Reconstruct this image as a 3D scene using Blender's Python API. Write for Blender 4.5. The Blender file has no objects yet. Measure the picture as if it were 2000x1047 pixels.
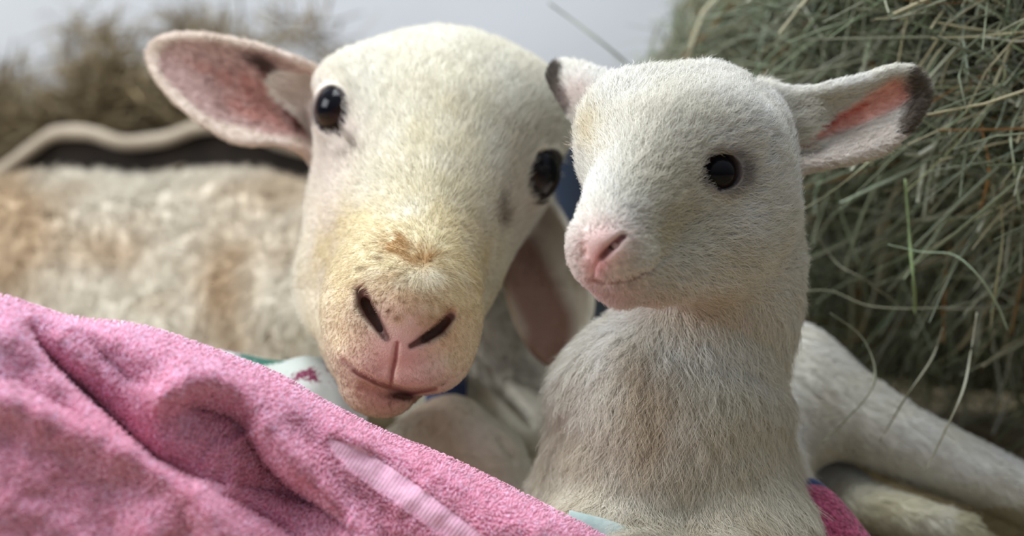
import bpy, bmesh, math, random, time
import numpy as np
from mathutils import Vector, Matrix
from mathutils.bvhtree import BVHTree
from mathutils.kdtree import KDTree

T0 = time.time()
random.seed(7)
rng = np.random.default_rng(11)
sc = bpy.context.scene
col = sc.collection

# ------------------------------------------------------------------ camera
PITCH = math.radians(8.0)
CAM = np.array([0.0, -0.70, 0.35])
F = 2500.0                       # focal length in pixels of the 2000 x 1047 frame
cd = bpy.data.cameras.new('camera')
cd.sensor_width = 36.0
cd.lens = F * 36.0 / 2000.0
cd.clip_start = 0.02
cd.dof.use_dof = True
cd.dof.focus_distance = 0.67
cd.dof.aperture_fstop = 3.6
cam = bpy.data.objects.new('camera', cd)
cam.location = CAM
cam.rotation_euler = (math.pi / 2 - PITCH, 0, 0)
col.objects.link(cam)
sc.camera = cam

# ------------------------------------------------------------------ view + world
sc.view_settings.view_transform = 'Standard'
sc.view_settings.look = 'None'
sc.view_settings.gamma = 1.0
sc.view_settings.use_curve_mapping = False
sc.view_settings.exposure = 0.40
sc.cycles.max_bounces = 6
sc.cycles.diffuse_bounces = 3
sc.cycles.use_denoising = True

w = bpy.data.worlds.new('barn_daylight')
sc.world = w
w.use_nodes = True
nt = w.node_tree
bg = nt.nodes['Background']
tc = nt.nodes.new('ShaderNodeTexCoord')
sep = nt.nodes.new('ShaderNodeSeparateXYZ')
rmp = nt.nodes.new('ShaderNodeValToRGB')
mr = nt.nodes.new('ShaderNodeMapRange')
mr.inputs['From Min'].default_value = -1
nt.links.new(tc.outputs['Generated'], sep.inputs[0])
nt.links.new(sep.outputs['Z'], mr.inputs['Value'])
nt.links.new(mr.outputs[0], rmp.inputs['Fac'])
e = rmp.color_ramp.elements
e[0].position = 0.42; e[0].color = (0.09, 0.09, 0.09, 1)
e[1].position = 0.95; e[1].color = (0.80, 0.86, 0.95, 1)
nt.links.new(rmp.outputs['Color'], bg.inputs['Color'])
bg.inputs['Strength'].default_value = 0.52

def area(name, loc, target, size, size_y, power, color):
    ld = bpy.data.lights.new(name, 'AREA')
    ld.shape = 'RECTANGLE'; ld.size = size; ld.size_y = size_y
    ld.energy = power; ld.color = color
    o = bpy.data.objects.new(name, ld)
    o.location = loc
    o.rotation_euler = (Vector(target) - Vector(loc)).to_track_quat('-Z', 'Y').to_euler()
    col.objects.link(o)
    return o
area('skylight', (-0.35, 0.15, 2.3), (0.05, 0.05, 0.2), 1.6, 1.0, 46, (0.93, 0.97, 1.0))
area('side_window_light', (-2.0, -0.5, 1.2), (0, 0.1, 0.3), 1.2, 1.0, 33, (0.92, 0.96, 1.0))

# ------------------------------------------------------------------ geometry helpers
cp, sp = math.cos(PITCH), math.sin(PITCH)
def W(p):
    """design space (x right, y up, z depth from the lens) -> world"""
    p = np.asarray(p, dtype=float)
    x, y, z = p[..., 0], p[..., 1], p[..., 2]
    return np.stack([x + CAM[0], z * cp + y * sp + CAM[1], y * cp - z * sp + CAM[2]], -1)
def Wd(v):
    return W(v) - CAM
def Winv(p):
    q = np.asarray(p, dtype=float) - CAM
    return np.stack([q[..., 0], q[..., 1] * sp + q[..., 2] * cp, q[..., 1] * cp - q[..., 2] * sp], -1)
def P(px, py, d):
    return np.array([(px - 1000.0) * d / F, (523.5 - py) * d / F, d])
def PX(p):
    return 1000.0 + p[..., 0] * F / p[..., 2], 523.5 - p[..., 1] * F / p[..., 2]
def onfloor(px, py, z=0.0):
    """depth at which the line of sight through a pixel meets height z"""
    yy = (523.5 - py) / F
    return (z - CAM[2]) / (yy * cp - sp)

def _h(ix, iy, iz):
    n = (ix * 374761393 + iy * 668265263 + iz * 2147483647 * 0 + iz * 1274126177) & 0xffffffff
    n = ((n ^ (n >> 13)) * 1274126177) & 0xffffffff
    n = (n ^ (n >> 16)) & 0xffffff
    return n / 8388607.5 - 1.0
def noise(p, freq, seed=0):
    q = np.asarray(p) * freq + seed * 17.31
    i = np.floor(q).astype(np.int64)
    f = q - i
    f = f * f * (3 - 2 * f)
    r = 0
    for dx in (0, 1):
        for dy in (0, 1):
            for dz in (0, 1):
                wgt = (f[..., 0] if dx else 1 - f[..., 0]) * (f[..., 1] if dy else 1 - f[..., 1]) * (f[..., 2] if dz else 1 - f[..., 2])
                r = r + wgt * _h(i[..., 0] + dx, i[..., 1] + dy, i[..., 2] + dz)
    return r
def nvec(p, freq, seed=0):
    return np.stack([noise(p, freq, seed + k * 5) for k in range(3)], -1)
def sstep(a, b, x):
    t = np.clip((x - a) / (b - a), 0, 1)
    return t * t * (3 - 2 * t)
def norm(v):
    return v / np.maximum(np.linalg.norm(v, axis=-1, keepdims=True), 1e-9)
def polydist(px, py, pts):
    """distance in pixels to a polyline, its parameter, and the side (cross sign)"""
    best = np.full(px.shape, 1e9); par = np.zeros(px.shape); side = np.zeros(px.shape)
    n = len(pts) - 1
    for i in range(n):
        ax, ay = pts[i]; bx, by = pts[i + 1]
        vx, vy = bx - ax, by - ay
        t = np.clip(((px - ax) * vx + (py - ay) * vy) / (vx * vx + vy * vy), 0, 1)
        dx, dy = px - ax - t * vx, py - ay - t * vy
        dd = np.hypot(dx, dy)
        m = dd < best
        best = np.where(m, dd, best)
        par = np.where(m, (i + t) / n, par)
        side = np.where(m, np.sign(vx * dy - vy * dx), side)
    return best, par, side
def spline(pts, n):
    pts = np.asarray(pts, float)
    P0 = np.vstack([2 * pts[0] - pts[1], pts, 2 * pts[-1] - pts[-2]])
    out = []
    m = len(pts) - 1
    for u in np.linspace(0, m - 1e-9, n):
        i = int(u); t = u - i
        a, b, c, d = P0[i], P0[i + 1], P0[i + 2], P0[i + 3]
        out.append(0.5 * ((2 * b) + (-a + c) * t + (2 * a - 5 * b + 4 * c - d) * t * t + (-a + 3 * b - 3 * c + d) * t ** 3))
    return np.array(out)

# signed distance field with a list of operations
class SDF:
    def __init__(s): s.ops = []
    def add(s, f, k): s.ops.append(('u', f, k))
    def sub(s, f, k): s.ops.append(('s', f, k))
    def __call__(s, p):
        d = None
        for o, f, k in s.ops:
            e = f(p)
            if d is None: d = e; continue
            if o == 'u':
                h = np.maximum(k - np.abs(d - e), 0) / k
                d = np.minimum(d, e) - h * h * k * 0.25
            else:
                e = -e
                h = np.maximum(k - np.abs(d - e), 0) / k
                d = np.maximum(d, e) + h * h * k * 0.25
        return d
    def surf(s, px, py, d0=0.45, d1=1.2):
        ds = np.linspace(d0, d1, 600)
        v = s(np.stack([(px - 1000) * ds / F, (523.5 - py) * ds / F, ds], -1))
        i = np.argmax(v < 0)
        return ds[i] if v[i] < 0 else None
def rot(roll=0, yaw=0, pitch=0):
    r, y, q = [math.radians(a) for a in (roll, yaw, pitch)]
    Rz = np.array([[math.cos(r), -math.sin(r), 0], [math.sin(r), math.cos(r), 0], [0, 0, 1]])
    Ry = np.array([[math.cos(y), 0, math.sin(y)], [0, 1, 0], [-math.sin(y), 0, math.cos(y)]])
    Rx = np.array([[1, 0, 0], [0, math.cos(q), -math.sin(q)], [0, math.sin(q), math.cos(q)]])
    return Rz @ Ry @ Rx
def ell(px, py, d, rx, ry, rz, R=None):
    """ellipsoid, radii in pixels at its own distance"""
    c = P(px, py, d); r = np.array([rx, ry, rz]) * d / F
    return ellm(c, r, R)
def ellm(c, r, R=None):
    c = np.asarray(c, float); r = np.asarray(r, float)
    R = np.eye(3) if R is None else R
    rm = r.min()
    def f(p):
        q = (p - c) @ R
        k0 = np.linalg.norm(q / r, axis=-1)
        k1 = np.linalg.norm(q / (r * r), axis=-1)
        return np.where(k0 < 0.2, -rm * (1 - k0), k0 * (k0 - 1.0) / np.maximum(k1, 1e-9))
    return f
def cone(*a):
    """tapered limb through (px, py, d, r_px) stations"""
    c = [P(q[0], q[1], q[2]) for q in a]
    r = [q[3] * q[2] / F for q in a]
    def f(p):
        best = None
        for i in range(len(c) - 1):
            v = c[i + 1] - c[i]
            t = np.clip(((p - c[i]) @ v) / (v @ v), 0, 1)
            dd = np.linalg.norm(p - c[i] - t[..., None] * v, axis=-1) - (r[i] + t * (r[i + 1] - r[i]))
            best = dd if best is None else np.minimum(best, dd)
        return best
    return f
def sheet(grid, th):
    """distance to a curved sheet (n,m,3) with half thickness th (per vertex row array or float)"""
    n, m = grid.shape[:2]
    vs = [tuple(v) for v in grid.reshape(-1, 3)]
    fs = [(i * m + j, i * m + j + 1, (i + 1) * m + j + 1, (i + 1) * m + j) for i in range(n - 1) for j in range(m - 1)]
    bvh = BVHTree.FromPolygons(vs, fs)
    lo = grid.reshape(-1, 3).min(0) - 0.012; hi = grid.reshape(-1, 3).max(0) + 0.012
    def f(p):
        q = p.reshape(-1, 3)
        dd = np.linalg.norm(np.maximum(np.maximum(lo - q, q - hi), 0), axis=-1) + 0.012
        idx = np.nonzero(((q > lo) & (q < hi)).all(-1))[0]
        for i in idx:
            r = bvh.find_nearest(Vector(q[i]))
            dd[i] = min(r[3], 1.0)
        return (dd - th).reshape(p.shape[:-1])
    return f

def extract(sdf, lo, hi, h, coarse=8):
    """sparse surface nets: evaluates the field only in blocks near the surface"""
    lo = np.array(lo); hi = np.array(hi)
    H = h * coarse
    n = np.ceil((hi - lo) / H).astype(int)
    gx, gy, gz = np.meshgrid(*[np.arange(k) for k in n], indexing='ij')
    blk = np.stack([gx, gy, gz], -1).reshape(-1, 3)
    cen = lo + (blk + 0.5) * H
    v = np.concatenate([sdf(c) for c in np.array_split(cen, max(1, len(cen) // 200000))])
    act = blk[np.abs(v) < H * 1.15]
    o = np.stack(np.meshgrid(*[np.arange(coarse + 1)] * 3, indexing='ij'), -1).reshape(-1, 3)
    N = n * coarse + 2
    def key(i): return (i[..., 0] * N[1] + i[..., 1]) * N[2] + i[..., 2]
    keys = np.unique(key(act[:, None, :] * coarse + o[None]))
    iz = keys % N[2]; iy = (keys // N[2]) % N[1]; ix = keys // (N[2] * N[1])
    I = np.stack([ix, iy, iz], -1)
    X = lo + I * h
    val = np.concatenate([sdf(c) for c in np.array_split(X, max(1, len(X) // 300000))])
    stride = [N[1] * N[2], N[2], 1]
    ck, cpnt, quads = [], [], []
    for a in range(3):
        nb = np.searchsorted(keys, keys + stride[a])
        nb = np.minimum(nb, len(keys) - 1)
        ok = keys[nb] == keys + stride[a]
        cr = ok & ((val < 0) != (val[nb] < 0))
        i0 = np.nonzero(cr)[0]; i1 = nb[i0]
        t = val[i0] / (val[i0] - val[i1])
        pt = X[i0] + t[:, None] * (X[i1] - X[i0])
        b, c = [(1, 2), (2, 0), (0, 1)][a]
        k = keys[i0]
        cells = np.stack([k, k - stride[b], k - stride[b] - stride[c], k - stride[c]], -1)
        flip = val[i0] < 0
        q = np.where(flip[:, None], cells, cells[:, ::-1])
        quads.append(q)
        for j in range(4):
            ck.append(cells[:, j]); cpnt.append(pt)
    ck = np.concatenate(ck); cpnt = np.concatenate(cpnt)
    u, inv = np.unique(ck, return_inverse=True)
    cnt = np.bincount(inv)
    V = np.stack([np.bincount(inv, cpnt[:, k]) / cnt for k in range(3)], -1)
    Q = np.searchsorted(u, np.concatenate(quads))
    return V, Q
def grad(sdf, V, e=4e-4):
    g = np.stack([sdf(V + e * np.eye(3)[k]) - sdf(V - e * np.eye(3)[k]) for k in range(3)], -1)
    return g / (2 * e)
def project(sdf, V, it=2, lim=0.003):
    for _ in range(it):
        f = sdf(V); g = grad(sdf, V)
        n2 = np.maximum((g * g).sum(-1), 0.25)
        step = (f / n2)[:, None] * g
        L = np.linalg.norm(step, axis=-1, keepdims=True)
        V = V - step * np.minimum(1, lim / np.maximum(L, 1e-9))
    return V
def refine(V, Q, region, fine=None):
    """subdivide the faces whose centre lies in the region"""
    bm = bmesh.new()
    for v in V: bm.verts.new(v)
    bm.verts.ensure_lookup_table()
    for q in Q:
        try: bm.faces.new([bm.verts[i] for i in q])
        except ValueError: pass
    for region in ([region] if fine is None else [region, fine]):
        cen = np.array([f.calc_center_median()[:] for f in bm.faces])
        m = region(cen)
        es = {e for f, k in zip(bm.faces, m) if k for e in f.edges}
        bmesh.ops.subdivide_edges(bm, edges=list(es), cuts=1, use_grid_fill=True)
        bm.faces.ensure_lookup_table()
    me = bpy.data.meshes.new('tmp')
    bm.to_mesh(me); bm.free()
    return me
def mesh_np(me):
    v = np.empty(len(me.vertices) * 3); me.vertices.foreach_get('co', v)
    return v.reshape(-1, 3)
def vnormals(me):
    v = np.empty(len(me.vertices) * 3, np.float32); me.vertex_normals.foreach_get('vector', v)
    return v.reshape(-1, 3).astype(float)
def set_co(me, V):
    me.vertices.foreach_set('co', np.ascontiguousarray(V, dtype=np.float32).ravel()); me.update()
def paint(me, C, name='col'):
    a = me.color_attributes.new(name, 'FLOAT_COLOR', 'POINT')
    c = np.ones((len(C), 4), np.float32); c[:, :3] = C
    a.data.foreach_set('color', c.ravel())
def smooth(me):
    me.polygons.foreach_set('use_smooth', np.ones(len(me.polygons), bool)); me.update()
def make_obj(name, me, mat, parent=None, loc=None):
    """link a mesh given in world space; loc moves its origin there"""
    o = bpy.data.objects.new(name, me)
    if loc is not None:
        me.transform(Matrix.Translation(-Vector(loc))); o.location = loc
    if mat is not None:
        me.materials.clear()
        for m in (mat if isinstance(mat, (list, tuple)) else [mat]): me.materials.append(m)
    col.objects.link(o)
    if parent is not None:
        o.parent = parent
        o.matrix_parent_inverse = parent.matrix_basis.inverted()
    return o
def tag(o, label=None, cat=None, group=None, kind=None):
    if label: o['label'] = label
    if cat: o['category'] = cat
    if group: o['group'] = group
    if kind: o['kind'] = kind
    return o
def from_grid(G, closed=False):
    n, m = G.shape[:2]
    me = bpy.data.meshes.new('grid')
    ii, jj = np.meshgrid(np.arange(n - 1), np.arange(m - 1), indexing='ij')
    a = (ii * m + jj).ravel()
    q = np.stack([a, a + 1, a + m + 1, a + m], -1)
    me.from_pydata(G.reshape(-1, 3).tolist(), [], q.tolist())
    return me
def tube_arrays(pts, rad, k=8, flat=1.0, roll=0.0):
    pts = np.asarray(pts); n = len(pts)
    rad = np.broadcast_to(rad, (n,))
    t = norm(np.gradient(pts, axis=0))
    up = np.array([0.21, 0.13, 0.97]); s = norm(np.cross(t, up)); u = np.cross(s, t)
    a = np.linspace(0, 2 * math.pi, k, endpoint=False)
    ca = np.cos(a + roll); sa = np.sin(a + roll) * flat
    V = pts[:, None] + rad[:, None, None] * (s[:, None] * ca[None, :, None] + u[:, None] * sa[None, :, None])
    i, j = np.meshgrid(np.arange(n - 1), np.arange(k), indexing='ij')
    q = np.stack([i * k + j, i * k + (j + 1) % k, (i + 1) * k + (j + 1) % k, (i + 1) * k + j], -1).reshape(-1, 4)
    return V.reshape(-1, 3), q
def mesh_from(V, Q):
    me = bpy.data.meshes.new('m')
    V = np.asarray(V, np.float32); Q = np.asarray(Q, np.int32)
    me.vertices.add(len(V)); me.vertices.foreach_set('co', V.ravel())
    me.loops.add(Q.size); me.loops.foreach_set('vertex_index', Q.ravel())
    me.polygons.add(len(Q)); me.polygons.foreach_set('loop_start', np.arange(len(Q), dtype=np.int32) * Q.shape[1])
    me.update(calc_edges=True); me.validate()
    return me

# ------------------------------------------------------------------ materials
def mat_new(name):
    m = bpy.data.materials.new(name); m.use_nodes = True
    b = m.node_tree.nodes['Principled BSDF']
    return m, m.node_tree, b
def lin(r, g, b):
    f = lambda c: (c / 255 / 12.92) if c / 255 <= 0.04045 else ((c / 255 + 0.055) / 1.055) ** 2.4
    return np.array([f(r), f(g), f(b)])
def attr_mat(name, rough=0.7, sss=0.0, bump=0.0, bscale=400, spec=0.3, var=0.06):
    """colour from the 'col' attribute, broken up with noise"""
    m, t, b = mat_new(name)
    a = t.nodes.new('ShaderNodeAttribute'); a.attribute_name = 'col'
    n = t.nodes.new('ShaderNodeTexNoise'); n.inputs['Scale'].default_value = bscale * 0.35; n.inputs['Detail'].default_value = 4
    c = t.nodes.new('ShaderNodeTexCoord')
    mp = t.nodes.new('ShaderNodeMapRange'); mp.inputs['To Min'].default_value = 1 - var * 3; mp.inputs['To Max'].default_value = 1 + var * 3
    mu = t.nodes.new('ShaderNodeVectorMath'); mu.operation = 'SCALE'
    t.links.new(c.outputs['Object'], n.inputs['Vector'])
    t.links.new(n.outputs['Fac'], mp.inputs['Value'])
    t.links.new(a.outputs['Color'], mu.inputs[0]); t.links.new(mp.outputs[0], mu.inputs['Scale'])
    t.links.new(mu.outputs[0], b.inputs['Base Color'])
    b.inputs['Roughness'].default_value = rough
    b.inputs['Specular IOR Level'].default_value = spec
    if sss:
        b.inputs['Subsurface Weight'].default_value = sss
        b.inputs['Subsurface Radius'].default_value = (1.0, 0.35, 0.2)
        b.inputs['Subsurface Scale'].default_value = 0.004
    if bump:
        n2 = t.nodes.new('ShaderNodeTexNoise'); n2.inputs['Scale'].default_value = bscale; n2.inputs['Detail'].default_value = 3
        t.links.new(c.outputs['Object'], n2.inputs['Vector'])
        bp = t.nodes.new('ShaderNodeBump'); bp.inputs['Strength'].default_value = bump; bp.inputs['Distance'].default_value = 0.002
        t.links.new(n2.outputs['Fac'], bp.inputs['Height']); t.links.new(bp.outputs[0], b.inputs['Normal'])
    return m
def fur_mat(name, blend=0.6, transl=0.25):
    """hair: diffuse + translucent; the normal leans to the skin normal kept in 'sn'"""
    m = bpy.data.materials.new(name); m.use_nodes = True
    t = m.node_tree; t.nodes.clear()
    out = t.nodes.new('ShaderNodeOutputMaterial')
    a = t.nodes.new('ShaderNodeAttribute'); a.attribute_name = 'col'
    s = t.nodes.new('ShaderNodeAttribute'); s.attribute_name = 'sn'
    g = t.nodes.new('ShaderNodeNewGeometry')
    mx = t.nodes.new('ShaderNodeMix'); mx.data_type = 'VECTOR'; mx.inputs['Factor'].default_value = blend
    t.links.new(g.outputs['Normal'], mx.inputs[4]); t.links.new(s.outputs['Vector'], mx.inputs[5])
    nn = t.nodes.new('ShaderNodeVectorMath'); nn.operation = 'NORMALIZE'
    t.links.new(mx.outputs[1], nn.inputs[0])
    d = t.nodes.new('ShaderNodeBsdfDiffuse'); r = t.nodes.new('ShaderNodeBsdfTranslucent')
    for x in (d, r):
        t.links.new(a.outputs['Color'], x.inputs['Color']); 
    t.links.new(nn.outputs[0], d.inputs['Normal'])
    ms = t.nodes.new('ShaderNodeMixShader'); ms.inputs[0].default_value = transl
    t.links.new(d.outputs[0], ms.inputs[1]); t.links.new(r.outputs[0], ms.inputs[2])
    t.links.new(ms.outputs[0], out.inputs['Surface'])
    return m

def hair_object(name, pts, rad, colr, sn, mat, parent):
    """pts (N,K,3) world, rad (N,K) or (K,), colr (N,3), sn (N,3)"""
    N, K = pts.shape[:2]
    hc = bpy.data.hair_curves.new(name)
    hc.add_curves([K] * N)
    hc.attributes['position'].data.foreach_set('vector', np.ascontiguousarray(pts, dtype=np.float32).ravel())
    ra = hc.attributes.get('radius') or hc.attributes.new('radius', 'FLOAT', 'POINT')
    ra.data.foreach_set('value', np.ascontiguousarray(np.broadcast_to(rad, (N, K)), dtype=np.float32).ravel())
    ca = hc.attributes.new('col', 'FLOAT_COLOR', 'CURVE')
    c4 = np.ones((N, 4), np.float32); c4[:, :3] = colr
    ca.data.foreach_set('color', c4.ravel())
    sa = hc.attributes.new('sn', 'FLOAT_VECTOR', 'CURVE')
    sa.data.foreach_set('vector', np.ascontiguousarray(sn, dtype=np.float32).ravel())
    hc.materials.append(mat)
    o = bpy.data.objects.new(name, hc)
    col.objects.link(o)
    if parent is not None:
        o.parent = parent
        o.matrix_parent_inverse = parent.matrix_basis.inverted()
    return o
def sample(V, N, T, weight, count):
    a, b, c = V[T[:, 0]], V[T[:, 1]], V[T[:, 2]]
    ar = 0.5 * np.linalg.norm(np.cross(b - a, c - a), axis=-1)
    wt = ar * weight((a + b + c) / 3, norm(N[T[:, 0]] + N[T[:, 1]] + N[T[:, 2]]))
    cs = np.cumsum(wt); i = np.searchsorted(cs, rng.random(count) * cs[-1])
    i = np.minimum(i, len(T) - 1)
    u = rng.random(count); v = rng.random(count); s = u + v > 1
    u[s] = 1 - u[s]; v[s] = 1 - v[s]
    w0 = (1 - u - v)[:, None]; u = u[:, None]; v = v[:, None]
    p = w0 * a[i] + u * b[i] + v * c[i]
    n = norm(w0 * N[T[i, 0]] + u * N[T[i, 1]] + v * N[T[i, 2]])
    return p, n
def tris(me):
    me.calc_loop_triangles()
    t = np.empty(len(me.loop_triangles) * 3, np.int32); me.loop_triangles.foreach_get('vertices', t)
    return t.reshape(-1, 3)
def clump(root, tipv, strength, per=22):
    """pull the tips of neighbouring strands together"""
    n = len(root); g = rng.choice(n, n // per, replace=False)
    kd = KDTree(len(g))
    for k, i in enumerate(g): kd.insert(Vector(root[i]), k)
    kd.balance()
    idx = np.array([kd.find(Vector(r))[1] for r in root])
    gi = g[idx]
    want = (root[gi] + tipv[gi]) - root
    return tipv + (want - tipv) * strength[:, None] if not np.isscalar(strength) else tipv + (want - tipv) * strength
def grow(root, n, flow, length, lift, K=5, jit=0.25, curl=0.0, cl=None, per=22, droop=0.0):
    """strands in design space; lift 0..1 how far they stand off the skin"""
    ft = flow - (flow * n).sum(-1, keepdims=True) * n
    ft = norm(ft)
    L = length[:, None]
    d = norm(ft * (1 - lift)[:, None] + n * lift[:, None] + jit * rng.normal(size=root.shape))
    # keep tips outside the skin
    dn = (d * n).sum(-1, keepdims=True)
    d = norm(d + n * np.maximum(0.12 - dn, 0))
    tip = d * L
    if cl is not None: tip = clump(root, tip, cl, per)
    mid = (n * 0.45 + ft * 0.3 + d * 0.5) * L * 0.5
    t = np.linspace(0, 1, K)[None, :, None]
    p = root[:, None] + 2 * t * (1 - t) * mid[:, None] + t * t * tip[:, None]
    if curl:
        s = norm(np.cross(d, n))[:, None]
        ph = rng.random((len(root), 1, 1)) * 6.28
        p = p + s * np.sin(t * 6.5 + ph) * t * L[:, None] * curl
    return p

print('helpers', time.time() - T0)

# ------------------------------------------------------------------ animal helpers
def ear_grid(top, bot, dep, cup, n=26, m=15, power=2.0):
    """leaf shaped shell: top and bottom rims in pixels, depth and cup depth (m) from base to tip"""
    T = spline(top, n); B = spline(bot, n)
    D = np.interp(np.linspace(0, 1, n), np.linspace(0, 1, len(dep)), dep)
    Cc = np.interp(np.linspace(0, 1, n), np.linspace(0, 1, len(cup)), cup)
    G = np.zeros((n, m, 3))
    for i in range(n):
        for j, t in enumerate(np.linspace(-1, 1, m)):
            q = T[i] * (1 - t) / 2 + B[i] * (1 + t) / 2
            G[i, j] = P(q[0], q[1], D[i] + Cc[i] * (1 - abs(t) ** power))
    return G
def frame(axis, roll):
    z = norm(np.array(axis, float)); x = norm(np.cross([0, 1, 0], z)); y = np.cross(z, x)
    r = math.radians(roll)
    return np.stack([x * math.cos(r) + y * math.sin(r), -x * math.sin(r) + y * math.cos(r), z], -1)
def eye_socket(sdf, px, py, axis, r, wh, roll, proud=0.28, lid=0.0022, k=0.008, d=None):
    s = P(px, py, d or sdf.surf(px, py))
    R = frame(axis, roll)
    C = s - R[:, 2] * r * (1 - proud)
    sdf.add(ellm(C, [r + lid] * 3), k)
    sdf.sub(ellm(C + R[:, 2] * r * 1.0, [wh[0] / 2, wh[1] / 2, r * 0.75], R), 0.0015)
    return C, R, r
eye_m, t_, b_ = mat_new('dark_brown_eye')
tcn = t_.nodes.new('ShaderNodeTexCoord'); ln = t_.nodes.new('ShaderNodeVectorMath'); ln.operation = 'LENGTH'
sx = t_.nodes.new('ShaderNodeSeparateXYZ'); cb = t_.nodes.new('ShaderNodeCombineXYZ')
t_.links.new(tcn.outputs['Object'], sx.inputs[0])
t_.links.new(sx.outputs['X'], cb.inputs['X']); t_.links.new(sx.outputs['Y'], cb.inputs['Y'])
t_.links.new(cb.outputs[0], ln.inputs[0])
rp = t_.nodes.new('ShaderNodeValToRGB'); el = rp.color_ramp.elements
el[0].position = 0.0; el[0].color = (0.003, 0.003, 0.005, 1)
el[1].position = 1.0; el[1].color = (0.10, 0.055, 0.035, 1)
for p_, c_ in ((0.52, (0.004, 0.004, 0.007, 1)), (0.66, (0.016, 0.009, 0.008, 1)), (0.80, (0.050, 0.028, 0.020, 1)), (0.86, (0.008, 0.005, 0.005, 1))):
    q_ = el.new(p_); q_.color = c_
t_.links.new(ln.outputs['Value'], rp.inputs['Fac']); t_.links.new(rp.outputs['Color'], b_.inputs['Base Color'])
b_.inputs['Roughness'].default_value = 0.10; b_.inputs['Specular IOR Level'].default_value = 0.16
def eyeball(C, R, r, parent, look=(0, 0, 0)):
    if any(look): R = frame(R[:, 2] + np.array(look), 0)
    bm = bmesh.new(); bmesh.ops.create_uvsphere(bm, u_segments=40, v_segments=24, radius=1.0)
    for v in bm.verts:
        if v.co.z > 0.6: v.co *= 1 + 0.10 * (v.co.z - 0.6) / 0.4       # cornea bulge
    me = bpy.data.meshes.new('eyeball'); bm.to_mesh(me); bm.free(); smooth(me)
    me.materials.append(eye_m)
    o = bpy.data.objects.new('eye', me)
    Rw = np.stack([Wd(R[:, 0]), Wd(R[:, 1]), Wd(R[:, 2])], -1)
    M = Matrix.Translation(Vector(W(C))) @ Matrix(Rw.tolist()).to_4x4() @ Matrix.Scale(r, 4)
    col.objects.link(o); o.parent = parent
    o.matrix_basis = M
    o.matrix_parent_inverse = parent.matrix_basis.inverted()
    return o
def blob(px, py, cx, cy, sx, sy, ang=0):
    a = math.radians(ang); dx, dy = px - cx, py - cy
    u = dx * math.cos(a) + dy * math.sin(a); v = -dx * math.sin(a) + dy * math.cos(a)
    return np.exp(-0.5 * ((u / sx) ** 2 + (v / sy) ** 2))
def lerp(C, c, f):
    return C * (1 - f[..., None]) + np.asarray(c) * f[..., None]
def crease(V, N, pts, wid, dep, amp_by=None, front=True):
    """press a fold of given width and depth (pixels at the surface) into the near side"""
    px, py = PX(V)
    dd, par, _ = polydist(px, py, pts)
    f = np.exp(-(dd / wid) ** 2) * (np.sin(np.clip(par, 0, 1) * math.pi) ** 0.4 if amp_by is None else amp_by(par))
    f = f * (N[:, 2] < 0.1)
    return V - N * (f * dep * V[:, 2] / F)[:, None]

skin_m = attr_mat('animal_skin', rough=0.55, sss=0.04, bump=0.25, bscale=900, spec=0.25, var=0.03)
fur_m = fur_mat('animal_fur', 0.60, 0.18)

# ------------------------------------------------------------------ ewe
ewe = SDF()
ewe.add(ell(864, 274, 0.855, 216, 180, 190, rot(roll=-12)), 0.01)                 # cranium
ewe.add(ell(905, 172, 0.86, 120, 78, 130, rot(roll=-12)), 0.03)                   # poll
ewe.add(ell(700, 175, 0.83, 75, 62, 90), 0.03)                                    # left brow
ewe.add(ell(1025, 225, 0.84, 70, 80, 90), 0.03)                                   # right brow
ewe.add(cone((865, 280, 0.80, 130), (820, 450, 0.745, 118), (790, 590, 0.70, 108)), 0.04)   # nose bridge
ewe.add(cone((850, 300, 0.86, 190), (800, 480, 0.80, 176), (775, 610, 0.755, 130)), 0.04)   # face
ewe.add(cone((690, 420, 0.86, 85), (662, 560, 0.82, 84), (720, 690, 0.76, 70)), 0.03)       # left jaw
ewe.add(cone((925, 390, 0.87, 78), (866, 520, 0.82, 86), (825, 650, 0.76, 80)), 0.03)       # right jaw
ewe.add(ell(650, 575, 0.825, 66, 100, 80), 0.012)
ewe.add(ell(785, 625, 0.715, 138, 108, 90, rot(roll=-14)), 0.03)                  # muzzle
ewe.add(ell(725, 690, 0.712, 72, 72, 60, rot(roll=-14)), 0.015)                   # left upper lip
ewe.add(ell(835, 700, 0.712, 70, 62, 60, rot(roll=-14)), 0.015)                   # right upper lip
ewe.add(ell(738, 764, 0.726, 68, 50, 60, rot(roll=-12)), 0.014)                   # chin
ewe.add(ell(782, 640, 0.700, 66, 60, 60, rot(roll=-14)), 0.014)                   # nose pad
ewe.add(cone((900, 300, 0.93, 165), (880, 520, 1.00, 150), (720, 640, 1.10, 220)), 0.05)    # neck
ewe.add(ell(930, 700, 0.99, 140, 150, 150), 0.05)                                 # throat / brisket
ewe.add(ell(170, 795, 1.32, 720, 448, 430), 0.06)                                 # barrel
ewe.add(ell(540, 765, 1.24, 320, 390, 330), 0.08)                                 # shoulder
ewe.add(cone((720, 960, 0.87, 80), (880, 860, 0.87, 88), (960, 900, 0.86, 70), (1010, 1010, 0.86, 62)), 0.02)  # folded foreleg
ewe.add(cone((1040, 840, 0.93, 70), (985, 800, 0.94, 66), (900, 840, 0.95, 75)), 0.012)     # second knee

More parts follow.
